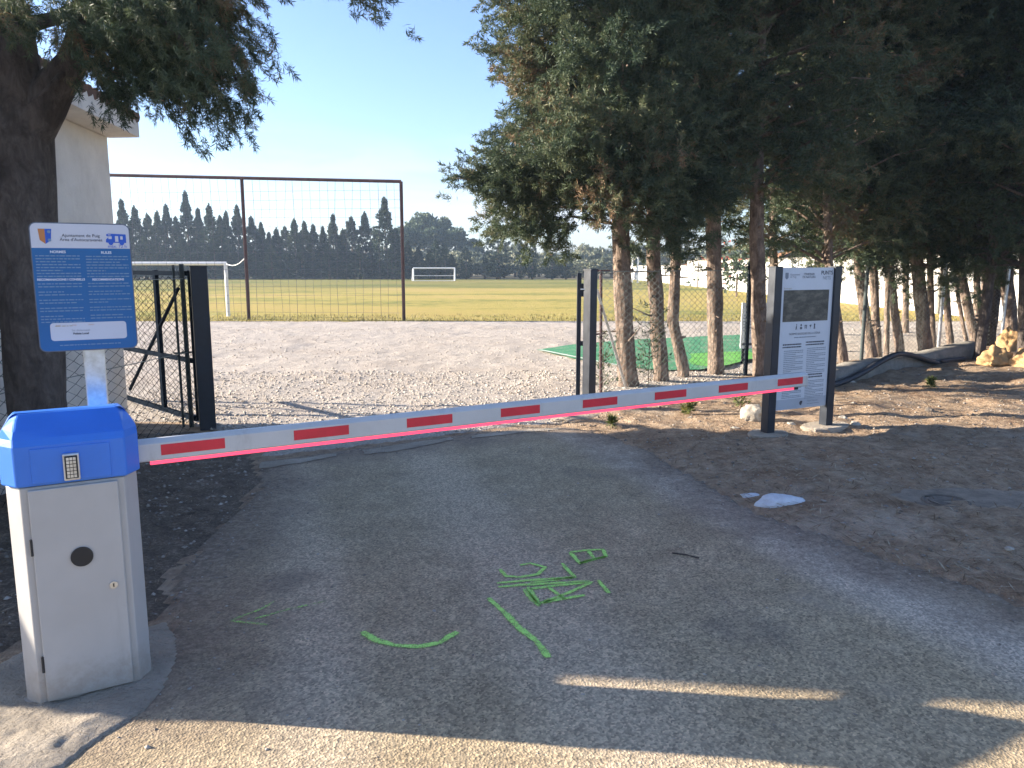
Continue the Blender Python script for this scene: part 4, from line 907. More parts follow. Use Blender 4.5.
def dashes(parent, u0, u1, vtop, rows, pitch, hgt, mat, off, seed, name='small_lettering', ragged=True, bold_first=False, gaps=()):
    r = random.Random(seed); m = MB(); v = vtop
    for j in range(rows):
        if j in gaps: v -= pitch * .8
        end = u1 if (j % 3 != 2) else u0 + (u1 - u0) * r.uniform(.35, .85); u = u0
        while u < end:
            wl = min(r.uniform(.006, .022), end - u)
            if wl > .002: m.add([(u, -off, v - hgt / 2), (u + wl, -off, v - hgt / 2), (u + wl, -off, v + hgt / 2), (u, -off, v + hgt / 2)], [(0, 1, 2, 3)])
            u += wl + r.uniform(.0025, .004)
        v -= pitch
    return m.build(name, mat, parent)

nrm30 = Vector((math.sin(YAW), -math.cos(YAW), 0)); d30 = Vector((math.cos(YAW), math.sin(YAW), 0))
def info_sign():
    p0 = P(88, 300, 3.08)
    TL, TR, BR, BL = (RP(*q_, p0, nrm30) for q_ in ((26, 222), (127.5, 224), (139.5, 346), (42, 354)))
    L_ = ((TL + BL) / 2); R_ = ((TR + BR) / 2); zt = (TL.z + TR.z) / 2; zb = (BL.z + BR.z) / 2
    c = (L_ + R_) / 2; W = (R_ - L_).dot(d30); Hh = zt - zb; cz = (zt + zb) / 2
    o = thing('information_sign', 'blue and white notice panel on steel post behind the barrier cabinet', 'sign', (c.x, c.y, 0), YAW)
    hw, hh = W / 2, Hh / 2
    m = MB(); rr = rrect(-hw, -hh, hw, hh, .025); m.loft([[(u, -.006, v + cz) for u, v in rr], [(u, .006, v + cz) for u, v in rr]]); panel = m.build('panel', MT['panel_back'], o)
    # face pieces live in a frame at the panel centre
    face = panel
    def sh(pts): return [(u, v + cz) for u, v in pts]
    band = hh - Hh * .195
    body = [p for p in rrect(-hw + .004, -hh + .004, hw - .004, hh - .004, .022)]
    lowr = [p for p in body if p[1] < 0] ; flat(face, sh([(hw - .004, band), (-hw + .004, band)] + sorted([p for p in body if p[1] < 0 and p[0] < 0], key=lambda p: (-p[1], p[0])) + sorted([p for p in body if p[1] < 0 and p[0] > 0], key=lambda p: (p[1], p[0]))), MT['sign_blue'], 'blue_field', .0072)
    flat(face, sh([(-hw + .004, band), (hw - .004, band)] + sorted([p for p in body if p[1] > 0 and p[0] > 0], key=lambda p: (p[1], -p[0])) + sorted([p for p in body if p[1] > 0 and p[0] < 0], key=lambda p: (-p[1], -p[0]))), MT['sign_white'], 'white_header', .0072)
    u = lambda f: -hw + W * f; v = lambda f: cz + hh - Hh * f
    # shield
    sx0, sx1, sy0, sy1 = u(.085), u(.215), v(.05), v(.165); sm_ = (sx0 + sx1) / 2
    flat(face, [(sx0, sy0), (sx0 + .004, sy1 + .015), (sm_, sy1), (sm_, sy0)], MT['ink_orange'], 'shield_half', .0082)
    flat(face, [(sm_, sy0), (sm_, sy1), (sx1 - .004, sy1 + .015), (sx1, sy0)], MT['ink_blue'], 'shield_half', .0082)
    for a, b in ((.19, .072), (.19, .135)): flat(face, [(u(a) + .006 * math.cos(k), v(b) + .006 * math.sin(k)) for k in np.linspace(0, 5.6, 9)], MT['ink_pale'], 'shield_mark', .0088)
    # motorhome pictogram
    x0, x1, y0, y1 = u(.745), u(.955), v(.155), v(.085); wq = x1 - x0; hq = y1 - y0
    prf = [(0, .12), (.02, .45), (.10, .62), (.16, .74), (.04, .86), (.05, 1.02), (.14, 1.1), (1, 1.04), (1, .08), (.90, .08), (.10, .08)]
    flat(face, [(x0 + a * wq, y0 + b * hq) for a, b in prf], MT['ink_blue'], 'motorhome_pictogram', .0082)
    for cx in (.24, .78): flat(face, [(x0 + cx * wq + .0085 * math.cos(k), y0 + .06 * hq + .0085 * math.sin(k)) for k in np.linspace(0, 6, 14)], MT['ink_blue'], 'pictogram_wheel', .0086)
    for a0, b0, a1, b1 in ((.14, .5, .30, .8), (.46, .2, .62, .84), (.72, .45, .84, .82), (.12, .92, .26, 1.0)): flat(face, rect(x0 + a0 * wq, y0 + b0 * hq, x0 + a1 * wq, y0 + b1 * hq), MT['sign_white'], 'pictogram_window', .009)
    text(face, 'màx. 72 h', u(.86), v(.178), .017, MT['ink_blue'], .0085)
    text(face, 'Ajuntament de Puig', u(.50), v(.098), .0165, MT['ink_dark'], .0085)
    text(face, "Àrea d'Autocaravanes", u(.50), v(.130), .0165, MT['ink_dark'], .0085)
    text(face, 'NORMES', u(.26), v(.225), .0135, MT['ink_white'], .0085, bold=.0004); text(face, 'RULES', u(.74), v(.228), .0135, MT['ink_white'], .0085, bold=.0004)
    text(face, 'RECOMANACIONS I CONSELLS', u(.27), v(.438), .0115, MT['ink_white'], .0085, bold=.0004); text(face, 'RECOMMENDATIONS', u(.74), v(.44), .0115, MT['ink_white'], .0085, bold=.0004)
    pt = Hh * .0225
    dashes(face, u(.04), u(.47), v(.255), 8, pt, .0042, MT['ink_pale'], .008, 1); dashes(face, u(.53), u(.96), v(.258), 8, pt, .0042, MT['ink_pale'], .008, 2)
    dashes(face, u(.04), u(.47), v(.47), 11, pt, .0040, MT['ink_pale'], .008, 3, gaps=(2, 4, 6, 8)); dashes(face, u(.53), u(.96), v(.47), 10, pt, .0040, MT['ink_pale'], .008, 4, gaps=(2, 4, 6, 8))
    flat(face, rrect(u(.12), v(.915), u(.89), v(.775), .012), MT['sign_white'], 'white_label', .008)
    text(face, 'Tel. d\'informació', u(.42), v(.838), .0095, MT['ink_grey'], .009); text(face, 'Policia Local', u(.42), v(.863), .011, MT['ink_dark'], .009, bold=.0003)
    for q_, s_ in ((.2, 'Email'), (.36, 'Web'), (.53, 'Horari')): text(face, s_, u(q_), v(.795), .007, MT['ink_orange'], .009)
    dashes(face, u(.17), u(.34), v(.80), 1, .01, .003, MT['ink_ochre'], .0085, 6)
    dashes(face, u(.2), u(.82), v(.952), 1, .01, .004, MT['ink_pale'], .0085, 7)
    # post and brackets
    m = MB(); m.box((.012, .055, (zt - .03) / 2), (.078, .078, zt - .03)); m.build('post', MT['galv'], o, bevel=.006)
    for zz in (cz + hh * .7, cz - hh * .7): m = MB(); m.box((.012, .0115, zz), (W * .55, .01, .035)); m.build('bracket', MT['galv'], o)
    m = MB(); m.box((.012, .055, .006), (.18, .18, .012)); m.build('base_plate', MT['galv'], o)
info_sign()

def trail_board():
    a, b = G(767, 441), G(825, 433); a.z = b.z = 0; d = (b - a); W = d.length; yaw = math.atan2(d.y, d.x); n = Vector((math.sin(yaw), -math.cos(yaw), 0)); mid = (a + b) / 2
    zt = P(771, 267, a.y).z; zt2 = P(829, 267.5, b.y).z; zb = RP(772, 411, a, n).z; zt = (zt + zt2) / 2
    o = thing('trail_board', 'tall white printed board with landscape photo between two dark posts', 'sign', mid, yaw)
    for s_ in (-1, 1):
        m = MB(); m.box((s_ * W / 2, 0, zt / 2), (.09, .09, zt)); p_ = m.build('post', MT['black_gloss'], o, bevel=.005)
        m = MB(); m.box((s_ * W / 2, 0, zt + .004), (.094, .094, .008)); m.build('cap', MT['black_gloss'], p_)
        m = MB(); pts = jag([(s_ * W / 2 + .22 * math.cos(k) * (1.25 if s_ > 0 else 1), .16 * math.sin(k)) for k in np.linspace(0, 5.8, 12)], .06, .02, s_)
        m.loft([[(p[0], p[1], -.05) for p in pts], [(p[0], p[1], .075) for p in pts], [(p[0] * .92 + s_ * W / 2 * .08, p[1] * .92, .085) for p in pts]]); m.build('footing', MT['concrete'], o)
    hw = W / 2 - .047; Hh = zt - zb - .006; cz = (zt + zb) / 2
    m = MB(); m.box((0, -.01, cz), (hw * 2, .03, Hh)); panel = m.build('panel', MT['board_white'], o)
    F_ = .0262; u = lambda f: -hw + 2 * hw * f; v = lambda f: cz + Hh / 2 - Hh * f
    flat(panel, rect(u(.06), v(.375), u(.93), v(.155)), MT['landscape'], 'landscape_print', F_)
    flat(panel, rect(u(0.004), v(.997), u(.996), v(.925)), MT['board_footer'], 'footer_band', F_)
    flat(panel, [(u(.07), v(.035)), (u(.07), v(.07)), (u(.10), v(.082)), (u(.13), v(.07)), (u(.13), v(.035))], MT['ink_grey'], 'crest', F_)
    text(panel, 'Ajuntament', u(.16), v(.048), .026, MT['ink_grey'], F_, 'LEFT'); text(panel, 'de Puig', u(.16), v(.064), .026, MT['ink_grey'], F_, 'LEFT')
    text(panel, 'ITINERARI', u(.52), v(.046), .030, MT['ink_dark'], F_); text(panel, 'DE NATURA', u(.52), v(.066), .030, MT['ink_dark'], F_)
    text(panel, 'PUNTS', u(.865), v(.037), .050, MT['ink_dark'], F_, bold=.001); text(panel, 'NETS', u(.865), v(.073), .044, MT['ink_grey'], F_)
    text(panel, 'Benvinguts', u(.06), v(.143), .022, MT['ink_ochre'], F_, 'LEFT')
    # five small pictograms: walker, wheel, deck, bird, lantern
    def pic(f, shapes):
        for pts in shapes: flat(panel, [(u(f) + a * .022, v(.412) + b * .026) for a, b in pts], MT['ink_dark'], 'pictogram', F_)
    circ = lambda cx, cy, r: [(cx + r * math.cos(k), cy + r * math.sin(k)) for k in np.linspace(0, 5.7, 11)]
    pic(.33, [circ(.1, .8, .22), [(-.3, -.2), (.0, .5), (.4, .45), (.2, -.1), (.5, -1), (.2, -1), (0, -.3), (-.3, -1), (-.55, -1)]])
    pic(.42, [circ(0, .55, .4), [(-.6, -.1), (.6, -.1), (.6, -.35), (-.6, -.35)], circ(-.35, -.65, .3), circ(.35, -.65, .3)])
    pic(.51, [rect(-.7, .3, .7, .55), rect(-.55, -.9, -.3, .3), rect(.3, -.9, .55, .3), rect(-.7, -.3, .7, -.1)])
    pic(.60, [[(-.7, .5), (-.1, .3), (.2, .7), (.6, .45), (.3, -.1), (0, -.3), (-.4, .1)], rect(0, -.9, .12, -.25)])
    pic(.68, [circ(0, .5, .42), rect(-.5, -.9, .5, -.55), rect(-.3, -.45, .3, .1)])
    text(panel, 'NORMES BÀSIQUES DE LA ZONA', u(.5), v(.462), .027, MT['ink_dark'], F_); dashes(panel, u(.3), u(.72), v(.487), 1, .01, .008, MT['ink_grey'], F_, 3)
    for k, (uu, vv, rows) in enumerate(((.09, .535, 14), (.53, .525, 15), (.09, .755, 11), (.53, .76, 12))):
        dashes(panel, u(uu), u(uu + .36), v(vv), 2, .024, .012, MT['ink_dark'], F_, 20 + k, name='heading_print')
        dashes(panel, u(uu + .03), u(uu + .40), v(vv + .045), rows, Hh * .0133 if rows > 12 else Hh * .0115, .0065, MT['ink_grey'], F_, 30 + k)
    flat(panel, [(u(.5) + .022 * math.cos(k) * (1 if k < 4 else .4), v(.962) + .022 * math.sin(k)) for k in np.linspace(.6, 5.6, 12)], MT['ink_dark'], 'emblem', F_ + .001)
    text(panel, 'Medi Natural', u(.72), v(.952), .026, MT['ink_grey'], F_ + .001); dashes(panel, u(.62), u(.86), v(.972), 1, .01, .006, MT['ink_grey'], F_ + .001, 9)
    return o
trail_board()

b_ = G(746, 366); b_.z = .06
o = thing('notice_board', 'small plain white notice board on short leg beside green court', 'sign', b_ + Vector((.12, .1, -.06)), R(8))
z0, z1 = P(746, 349, b_.y).z, P(746, 303, b_.y).z
m = MB(); m.box((0, 0, (z0 + z1) / 2), (.42, .025, z1 - z0)); p_ = m.build('panel', MT['white_paint'], o)
flat(p_, rect(-.19, z0 + .05, .19, z0 + .09), MT['ink_dark'], 'print_line', .0135); dashes(p_, -.18, .18, z1 - .2, 6, .05, .015, MT['ink_grey'], .0135, 3)
for s_ in (-.15, .15): m = MB(); m.box((s_, .03, z1 / 2 - .05), (.03, .03, z1 - .1)); m.build('leg', MT['black_steel'], o)

# ------------------------------------------------------------------ the barrier
def barrier():
    FL, FR = G(45, 705, .02), G(137, 683, .02); d = FR - FL; d.z = 0; W = d.length; yaw = math.atan2(d.y, d.x)
    org = (FL + FR) / 2; dep = .24
    o = thing('parking_barrier', 'grey and blue automatic barrier with long white and red arm lowered across road', 'barrier', (org.x, org.y, 0), yaw)
    # local: x along front, y back, z up. front between -W/2..W/2, chamfers outside
    LX = Vector((math.cos(yaw), math.sin(yaw), 0)); LY = Vector((-math.sin(yaw), math.cos(yaw), 0))
    def lz(px, py, yl):  # height of a picture point on the vertical plane y_local = yl
        return RP(px, py, Vector((org.x, org.y, 0)) + LY * yl, LY).z
    zh = lz(70, 482, 0); zf = lz(60, 440, 0); hw = W / 2 + .012; ch, cy = .045, .075
    def ring(z, gx=0, gf=0, gb=0, gc=0):
        x = hw + gx; c = ch + gc
        return [Vector(p) for p in ((-x, -gf, z), (x, -gf, z), (x + c, cy - gf * .3, z), (x + c, dep - .06 + gb, z), (x, dep + gb, z), (-x, dep + gb, z), (-x - c, dep - .06 + gb, z), (-x - c, cy - gf * .3, z))]
    m = MB(); m.loft([ring(.0), ring(zh - .003)]); body = m.build('body', MT['cabinet_grey'], o, bevel=.004)
    # hood: vertical skirt, then a long slope back to the top
    zt = zf + .085; x = hw + .008; c = ch + .004
    def hr(z, yf, xs, cc, rb=0): return [Vector(p) for p in ((-xs, yf, z), (xs, yf, z), (xs + cc, min(yf + cy, dep - .058 + yf * .12), z), (xs + cc, dep - .055 + yf * .14 - rb, z), (xs, dep + .008 - rb, z), (-xs, dep + .008 - rb, z), (-xs - cc, dep - .055 + yf * .14 - rb, z), (-xs - cc, min(yf + cy, dep - .058 + yf * .12), z))]
    m = MB(); m.loft([hr(zh, -.010, x, c), hr(zh + (zf - zh) * .5, -.011, x, c), hr(zf - .012, -.010, x, c), hr(zf + .012, .004, x, c * .97), hr(zf + .035, .05, x - .002, c * .75, .02), hr(zf + .064, .10, x - .006, c * .5, .05), hr(zt - .004, .125, x - .012, c * .3, .072), hr(zt, .145, x - .02, c * .2, .085)])
    hood = m.build('hood', MT['hood_blue'], o, bevel=.007)
    # slightly recessed outline of the hood front
    m = MB(); m.box((0, -.0115, (zh + zf) / 2 - .006), (W * .82, .006, zf - zh - .03)); m.build('hood_panel', MT['hood_blue'], hood, bevel=.003)
    # keypad
    m = MB(); kx = (RP(71.5, 465, Vector((org.x, org.y, 0)), LY) - org).dot(LX); kz = lz(72, 465, 0); m.box((kx, -.022, kz), (.052, .018, .098)); kp = m.build('keypad', MT['galv'], o, bevel=.005)
    m = MB(); m.box((kx, -.033, kz), (.040, .006, .082)); m.build('keypad_frame', MT['black_plastic'], kp, bevel=.002)
    m = MB()
    for i in range(6):
        for j in range(3): m.box((kx - .0105 + j * .0105, -.037, kz + .031 - i * .0125), (.0086, .004, .0098))
    m.build('keys', MT['galv'], kp)
    # door
    zd0, zd1 = .035, zh - .012
    m = MB(); m.box((0, -.008, (zd0 + zd1) / 2), (W * .93, .014, zd1 - zd0)); door = m.build('door', MT['door_grey'], o, bevel=.004)
    dz = lz(82, 555, 0); dx = (RP(82, 555, Vector((org.x, org.y, 0)), LY) - org).dot(LX)
    m = MB(); m.disc((dx, -.015, dz), .036, .006, (0, -1, 0), 32); m.build('black_disc', MT['black_plastic'], door)
    q_ = RP(113.5, 583, Vector((org.x, org.y, 0)), LY); lx, lz_ = (q_ - org).dot(LX), q_.z
    m = MB(); m.disc((lx, -.015, lz_), .0135, .006, (0, -1, 0), 20); lk = m.build('lock', MT['galv'], door); m = MB(); m.box((lx, -.0225, lz_), (.004, .003, .012)); m.build('keyhole', MT['black_plastic'], lk)
    for zz in (.18, .62): m = MB(); m.tube([(-W * .465 - .003, -.012, zz - .03), (-W * .465 - .003, -.012, zz + .03)], .005, 8); m.build('hinge', MT['black_plastic'], door)
    # arm
    y_arm = .15
    S0 = RP(135, 451, Vector((org.x, org.y, 0)) + LY * y_arm, LY); zA = S0.z
    # end point at the same height, along picture column 803
    d_ = ray(803, 379); E = CAM + d_ * ((zA - H) / d_.z)
    S_l = Vector(((S0 - org).dot(LX), (S0 - org).dot(LY), zA)); E_l = Vector(((E - org).dot(LX), (E - org).dot(LY), zA))
    ad = (E_l - S_l); ad.z = 0; AL = ad.length; ad.normalize(); an = Vector((ad.y, -ad.x, 0))   # an faces the viewer
    hA = .043; tA = .024
    prof = [(-tA, -hA), (tA, -hA), (tA + .004, -hA + .006), (tA + .004, hA * .62), (tA * .35, hA), (-tA * .35, hA), (-tA - .004, hA * .62), (-tA - .004, -hA + .006)]
    def sec(s_): return [S_l + ad * s_ + an * a + Vector((0, 0, b)) for a, b in prof]
    m = MB(); m.loft([sec(-.12), sec(AL)]); arm = m.build('arm', MT['arm_white'], o, bevel=.002)
    m = MB(); m.loft([[S_l + ad * s_ + an * a * 1.04 + Vector((0, 0, b * 1.04)) for a, b in prof] for s_ in (AL - .004, AL + .012)]); m.build('end_cap', MT['arm_white'], arm)
    def s_px(px):
        lo, hi = -.2, AL + .2
        for _ in range(40):
            mid = (lo + hi) / 2; q2 = S_l + ad * mid + an * (tA + .006); wq = Vector((org.x, org.y, 0)) + LX * q2.x + LY * q2.y + Vector((0, 0, q2.z)); dd_ = wq - CAM; xx = 512 + FPX * dd_.dot(Rt) / dd_.dot(Fw)
            lo, hi = (mid, hi) if xx < px else (lo, mid)
        return lo
    def face_box(s0, s1, b0, b1, a, th):
        mm = MB(); mm.loft([[S_l + ad * s_ + an * x_ + Vector((0, 0, z_)) for x_, z_ in ((a, b0), (a + th, b0), (a + th, b1), (a, b1))] for s_ in (s0, s1)]); return mm
    for p0, p1 in ((161, 225), (294, 349), (407, 452.5), (501, 540), (583, 617.5), (655, 686.5), (719, 748), (778, 803)):
        face_box(s_px(p0), min(s_px(p1), AL - .006), -.022, .020, tA + .0042, .0012).build('red_stripe', MT['stripe_red'], arm)
    face_box(s_px(150), s_px(797), -hA - .017, -hA - .0005, -.010, .020).build('light_strip', MT['led'], arm)
    face_box(s_px(797) + .002, s_px(801), -hA - .018, -hA - .0005, -.012, .024).build('strip_end', MT['black_plastic'], arm)
    # hub behind the hood carrying the arm
    m = MB(); m.disc((hw + ch - .03, y_arm + .02, zA), .05, .034, (1, 0, 0), 20); m.build('hub', MT['black_plastic'], o)
    # base flange and bolts
    m = MB(); m.loft([[v_ * 1.0 for v_ in ring(.012, .012, .012, .012)], ring(.022, .010, .010, .010)]); m.build('base_flange', MT['cabinet_grey'], o)
barrier()

# ------------------------------------------------------------------ paint marks on the road
def stroke_mesh(lines, wd):
    V, Q, T = [], [], []
    for pts in lines:
        pts = [G(*p) for p in pts]; P2 = []
        for i in range(len(pts) - 1):
            nseg = max(2, int((pts[i + 1] - pts[i]).length / .025))
            for k in range(nseg): P2.append(pts[i].lerp(pts[i + 1], k / nseg))
        P2.append(pts[-1])
        for i, p in enumerate(P2):
            d = (P2[min(i + 1, len(P2) - 1)] - P2[max(0, i - 1)]).normalized(); s_ = Vector((-d.y, d.x, 0))
            ww = wd * (1 + .35 * mnoise.noise(p * 7)) * (1 if 0 < i < len(P2) - 1 else .6)
            for f_, tv in ((-1.5, .18), (-.5, .64), (.5, .64), (1.5, .18)): V.append((p.x + s_.x * ww * f_, p.y + s_.y * ww * f_, .0165)); T.append(tv)
            if i: b = len(V) - 8; Q += [(b + j, b + j + 1, b + j + 5, b + j + 4) for j in range(3)]
    return V, Q, T
def mark(lines, wd, label, fade=0.0):
    V, Q, T = stroke_mesh(lines, wd); me = np_mesh('paint_mark', V, Q, MT['spray'], np.array(T) - fade)
    o = link('paint_mark', me); tag(o, label, 'paint mark', 'green spray paint marks on the road')
mark([[(362, 635), (375, 643), (395, 649), (418, 650), (440, 646), (457, 635)]], .024, 'green smile shaped arc sprayed on asphalt, lowest middle mark')
mark([[(488, 601), (503, 614), (520, 632), (536, 644), (549, 661)]], .022, 'long green diagonal stroke sprayed just below the scribbled letters')
mark([[(570, 555), (585, 553), (603, 552), (606, 559), (592, 562), (580, 566), (570, 555)], [(580, 566), (606, 559)], [(588, 553), (594, 561)]], .016, 'small green boxed letter sprayed above the scribble, farthest mark')
mark([[(500, 572), (506, 579), (520, 580), (538, 577), (545, 570), (530, 566), (520, 568)], [(562, 566), (567, 572), (575, 580), (560, 582), (530, 586)], [(497, 586), (530, 583), (575, 580)], [(498, 590), (520, 588), (590, 584)], [(524, 592), (533, 603), (540, 609), (528, 590)], [(530, 592), (560, 588), (592, 585), (570, 595), (540, 607)], [(548, 590), (565, 602)], [(540, 606), (585, 598)], [(598, 583), (609, 596)]], .0165, 'dense green scribble of letters sprayed on asphalt in middle of road')
mark([[(230, 624), (262, 612), (275, 604)], [(255, 622), (290, 612), (326, 604)], [(230, 624), (268, 628)]], .013, 'faint worn green arrow on asphalt nearest the barrier cabinet', .13)

# ------------------------------------------------------------------ rocks and small things
def rock(name, loc, size, mat, label, cat='rock', seed=0, rz=0, sub=4, rough=.35, group=None):
    import bmesh
    bm = bmesh.new(); bmesh.ops.create_icosphere(bm, subdivisions=sub, radius=1)
    for v_ in bm.verts:
        p = v_.co.copy(); k = 1 + rough * mnoise.noise(p * 1.1 + Vector((seed, 0, 0))) + rough * .5 * mnoise.noise(p * 2.7 + Vector((0, seed, 0))) + rough * .28 * mnoise.noise(p * 6 + Vector((0, seed, 0))) + rough * .16 * mnoise.noise(p * 14 + Vector((0, seed, 0))) - rough * .5 * max(0, abs(mnoise.noise(p * 1.7 + Vector((seed, seed, 0)))) - .2)
        v_.co = Vector((p.x * size[0], p.y * size[1], p.z * size[2])) * k
    me = bpy.data.meshes.new(name); bm.to_mesh(me); bm.free(); me.materials.append(mat)
    if sub > 2: me.shade_smooth()
    o = link(name, me); o.location = loc; o.rotation_euler = (0, 0, rz); return tag(o, label, cat, group)
def gz(px, py, h_=.07): q_ = G(px, py); q_.z = h_; return q_
rock('rock', gz(752, 428, .13), (.13, .11, .105), MT['rock'], 'pale rock sitting on dirt left of the trail board post', seed=4)
rock('white_stone', gz(780, 508, .035), (.165, .085, .06), MT['rock_white'], 'flat bright white stone lying at edge of the asphalt', 'stone', seed=9, rough=.18)
rock('white_stone', gz(751, 500, .03), (.07, .025, .02), MT['rock_white'], 'thin white sliver lying left of the flat white stone', 'stone', seed=3, rough=.3)
rock('paving_slab', gz(568, 413, .02), (.26, .16, .03), MT['concrete'], 'light flat slab at foot of the right gate post, farther one', 'slab', seed=2, rough=.2)
rock('paving_slab', gz(583, 421, .03), (.34, .10, .035), MT['concrete'], 'long flat slab in front of right gate post, nearer one', 'slab', seed=7, rz=R(18), rough=.2)
rock('rock', gz(995, 369, .15), (.21, .2, .19), MT['rock_orange'], 'biggest orange rock in sunlight at the kerb end', seed=12, rough=.5)
rock('rock', gz(1006, 356, .24), (.15, .16, .25), MT['rock_orange'], 'orange rock leaning up against the pole behind the biggest one', seed=15, rough=.5, rz=.5)
rock('rock', gz(1024, 371, .14), (.22, .2, .18), MT['rock_orange'], 'orange rock cut off by the right edge of view', seed=18, rough=.45)
for i, (px, py, s_, lab) in enumerate(((735, 436, .035, 'small pale stone right beside left post of trail board'), (690, 425, .03, 'little stone on needles below the sapling'), (855, 432, .045, 'chalky stone right of the trail board footing'), (842, 425, .04, 'pale stone touching right board footing'), (790, 432, .04, 'pale stone under the trail board panel'), (1008, 560, .02, 'dark pebble on verge near lower right'), (850, 388, .05, 'bleached stone at left end of the hose'))):
    rock('stone', gz(px, py, .06 + s_ * .3), (s_ * 1.3, s_, s_ * .7), MT['rock'], lab, 'stone', seed=30 + i, sub=2)
rock('pine_cone', gz(928, 419, .09), (.045, .045, .04), MT['valve'], 'black pine cone on sunlit needles right of the board', 'pine cone', seed=2, sub=2)
q_ = G(945, 513); o = thing('valve_cover', 'round rusty valve cover set in pale concrete patch', 'cover', (q_.x, q_.y, .072)); m = MB(); m.disc((0, 0, 0), .105, .012, (0, 0, 1), 24); m.build('lid', MT['valve'], o); m = MB(); m.tube([(.135 * math.cos(a), .135 * math.sin(a), .004) for a in np.linspace(0, 6.283, 25)], .012, 6); m.build('rim', MT['valve'], o)
m = MB(); q0 = G(672, 556); q1 = G(699, 561); q0.z = q1.z = .018; m.tube([q0, (q0 + q1) / 2 + Vector((0, .004, .003)), q1], .0042, 5); tag(m.build('twig', MT['bark_dark']), 'short dark twig lying on asphalt right of the green marks', 'twig')

# kerb, hose
kp = [G(826, 392), G(862, 384), G(900, 375), G(940, 366), G(980, 361)]
m = MB(); rows = []
for i, p in enumerate(kp):
    p.z = 0; d = (kp[min(i + 1, 4)] - kp[max(0, i - 1)]).normalized(); b = Vector((-d.y, d.x, 0)); hh = .22 + .05 * math.sin(i * 1.7) + .02 * i
    rows.append([p + Vector((0, 0, -.05)), p + b * .04 + Vector((0, 0, hh - .03)), p + b * .08 + Vector((0, 0, hh)), p + b * .26 + Vector((0, 0, hh)), p + b * .3 + Vector((0, 0, -.05))])
rr = []
for i in range(4):
    for k in range(8):
        rr.append([a.lerp(b, k / 8) + Vector((0, 0, .018 * mnoise.noise((a.lerp(b, k / 8)) * 2.3))) for a, b in zip(rows[i], rows[i + 1])])
rr.append(rows[-1]); m.loft(rr); o = m.build('kerb_wall', MT['kerb'], None, True); tag(o, 'low rough concrete kerb under the trunks right of trail board', 'kerb')
hp = [(829, 386), (845, 381), (862, 373), (880, 362), (892, 356), (903, 354), (918, 357), (935, 362), (950, 366), (962, 376)]
yb = [10.0, 10.2, 10.6, 11.1, 11.5, 11.7, 11.9, 12.1, 12.1, 11.4]
pts = [P(a[0], a[1], y_ - .12) for a, y_ in zip(hp, [G(x_, np.interp(x_, (826, 862, 900, 940, 980), (392, 384, 375, 366, 361))).y for x_, _ in hp])]
for p in pts: p.z = max(p.z, .09)
m = MB(); sm2 = []
for i in range(len(pts) - 1):
    p0, p1, p2, p3 = pts[max(0, i - 1)], pts[i], pts[i + 1], pts[min(len(pts) - 1, i + 2)]
    for k in range(6):
        u = k / 6; sm2.append(.5 * ((2 * p1) + (p2 - p0) * u + (2 * p0 - 5 * p1 + 4 * p2 - p3) * u * u + (3 * p1 - p0 - 3 * p2 + p3) * u ** 3))
m.tube(sm2 + [pts[-1]], .04, 10); tag(m.build('hose', MT['hose'], None, True), 'thick black hose arching over the concrete kerb', 'hose')

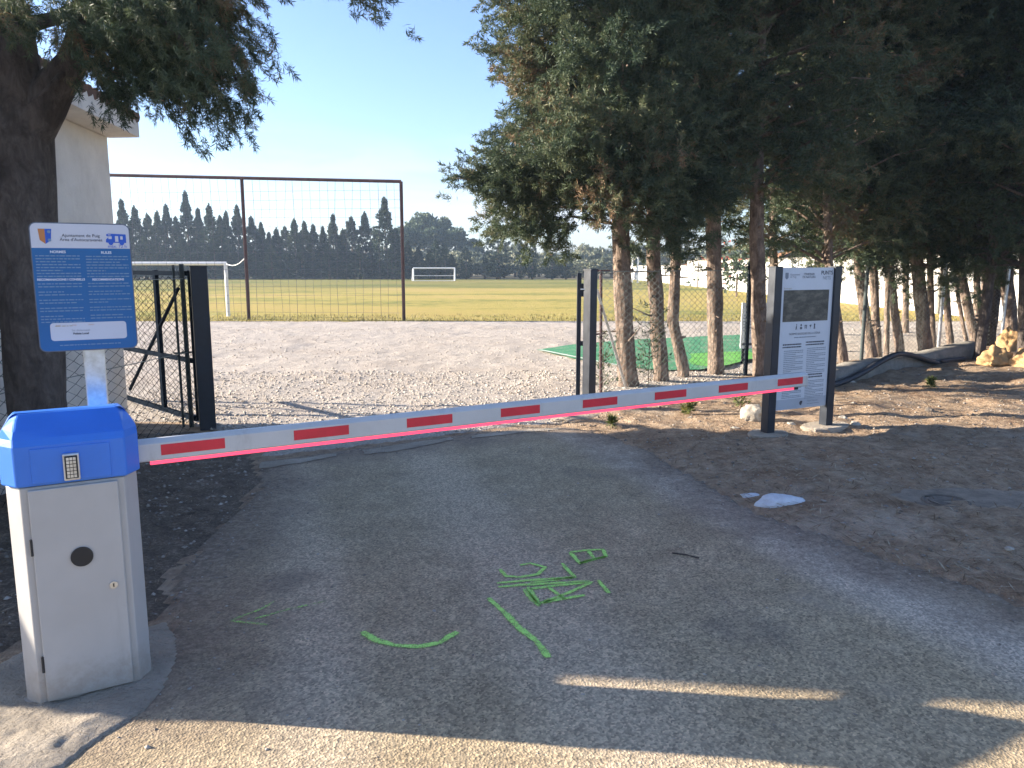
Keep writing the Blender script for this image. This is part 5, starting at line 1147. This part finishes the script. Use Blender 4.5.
# weeds and saplings
def weed(px, py, hgt, label, n=60, seed=0, name='weed_plant', mat='leaf_weed', L=.07, W=.010, stem=True, z=.07):
    b_ = gz(px, py, z); o = thing(name, label, 'plant', b_); r = np.random.RandomState(seed)
    k = r.rand(n); C = np.stack([r.randn(n) * hgt * .10, r.randn(n) * hgt * .10, k * hgt * .9], -1); A = np.stack([r.randn(n), r.randn(n), .6 + .6 * r.rand(n)], -1)
    v, t_ = sprays(C, A, 7, hgt * .12, L, W, .45, seed, np.clip(.5 + .25 * r.randn(n), 0, 1)); link('foliage', leaf_mesh('foliage', v, t_, MT[mat]), o)
    m = MB(); m.tube([(0, 0, -.03), (.01, 0, hgt * .5), (0, .01, hgt)], [.006, .005, .002], 5); m.build('stem', MT['bark'], o)
weed(740, 414, .30, 'tall thin green weed growing just left of pale rock', 40, 1)
weed(688, 421, .20, 'yellowish weed tuft on dirt below third tree trunk', 55, 2)
weed(560 + 88, 388, 1.15, 'young pine sapling standing between first two cypress trunks', 90, 3, 'sapling', 'leaf', .09, .012)
weed(602, 397, .75, 'ivy like weed climbing rusty stake beside right gate post', 70, 4, 'weed_plant', 'leaf', .05, .014)
weed(930, 392, .10, 'low green weed patch on sunlit needles near the kerb', 50, 5)
weed(612, 432, .06, 'small dry weed at road edge below first tree', 35, 6)
b_ = G(737, 286); o = thing('flowering_bush', 'red flowered bush showing before the white wall between trunks', 'bush', (P(737, 280, 40).x, 40, 0))
r = np.random.RandomState(8); C = r.randn(160, 3) * np.array((.7, .6, .45)) + np.array((0, 0, 1.5)); v, t_ = sprays(C, r.randn(160, 3) + np.array((0, 0, .4)), 8, .25, .22, .12, .6, 3, np.clip(.5 + .2 * r.randn(160), 0, 1)); link('foliage', leaf_mesh('foliage', v, t_, MT['leaf_pine']), o)
MT['flower'] = paint('red_flower', (.42, .08, .05), .7, .3, 5)
C = r.randn(45, 3) * np.array((.75, .65, .45)) + np.array((0, 0, 1.75)); v, t_ = sprays(C, r.randn(45, 3), 5, .15, .12, .09, .6, 4, np.full(45, .5)); link('blossom', leaf_mesh('blossom', v, t_, MT['flower']), o)
m = MB(); m.tube([(0, 0, -.05), (0, 0, 1.2)], .05, 6); m.build('stem', MT['bark'], o)

# ------------------------------------------------------------------ air
t = NT('haze_air'); t.t.nodes.remove(t.b); pv = t.n('VolumePrincipled', Density=.0008); pv.inputs['Color'].default_value = (.62, .79, 1, 1); pv.inputs['Anisotropy'].default_value = .2
t.l(pv.outputs[0], t.out.inputs['Volume'])
m = MB(); m.box((0, 200, 15), (880, 520, 32)); hz = m.build('haze', t.m); hz['kind'] = 'stuff'
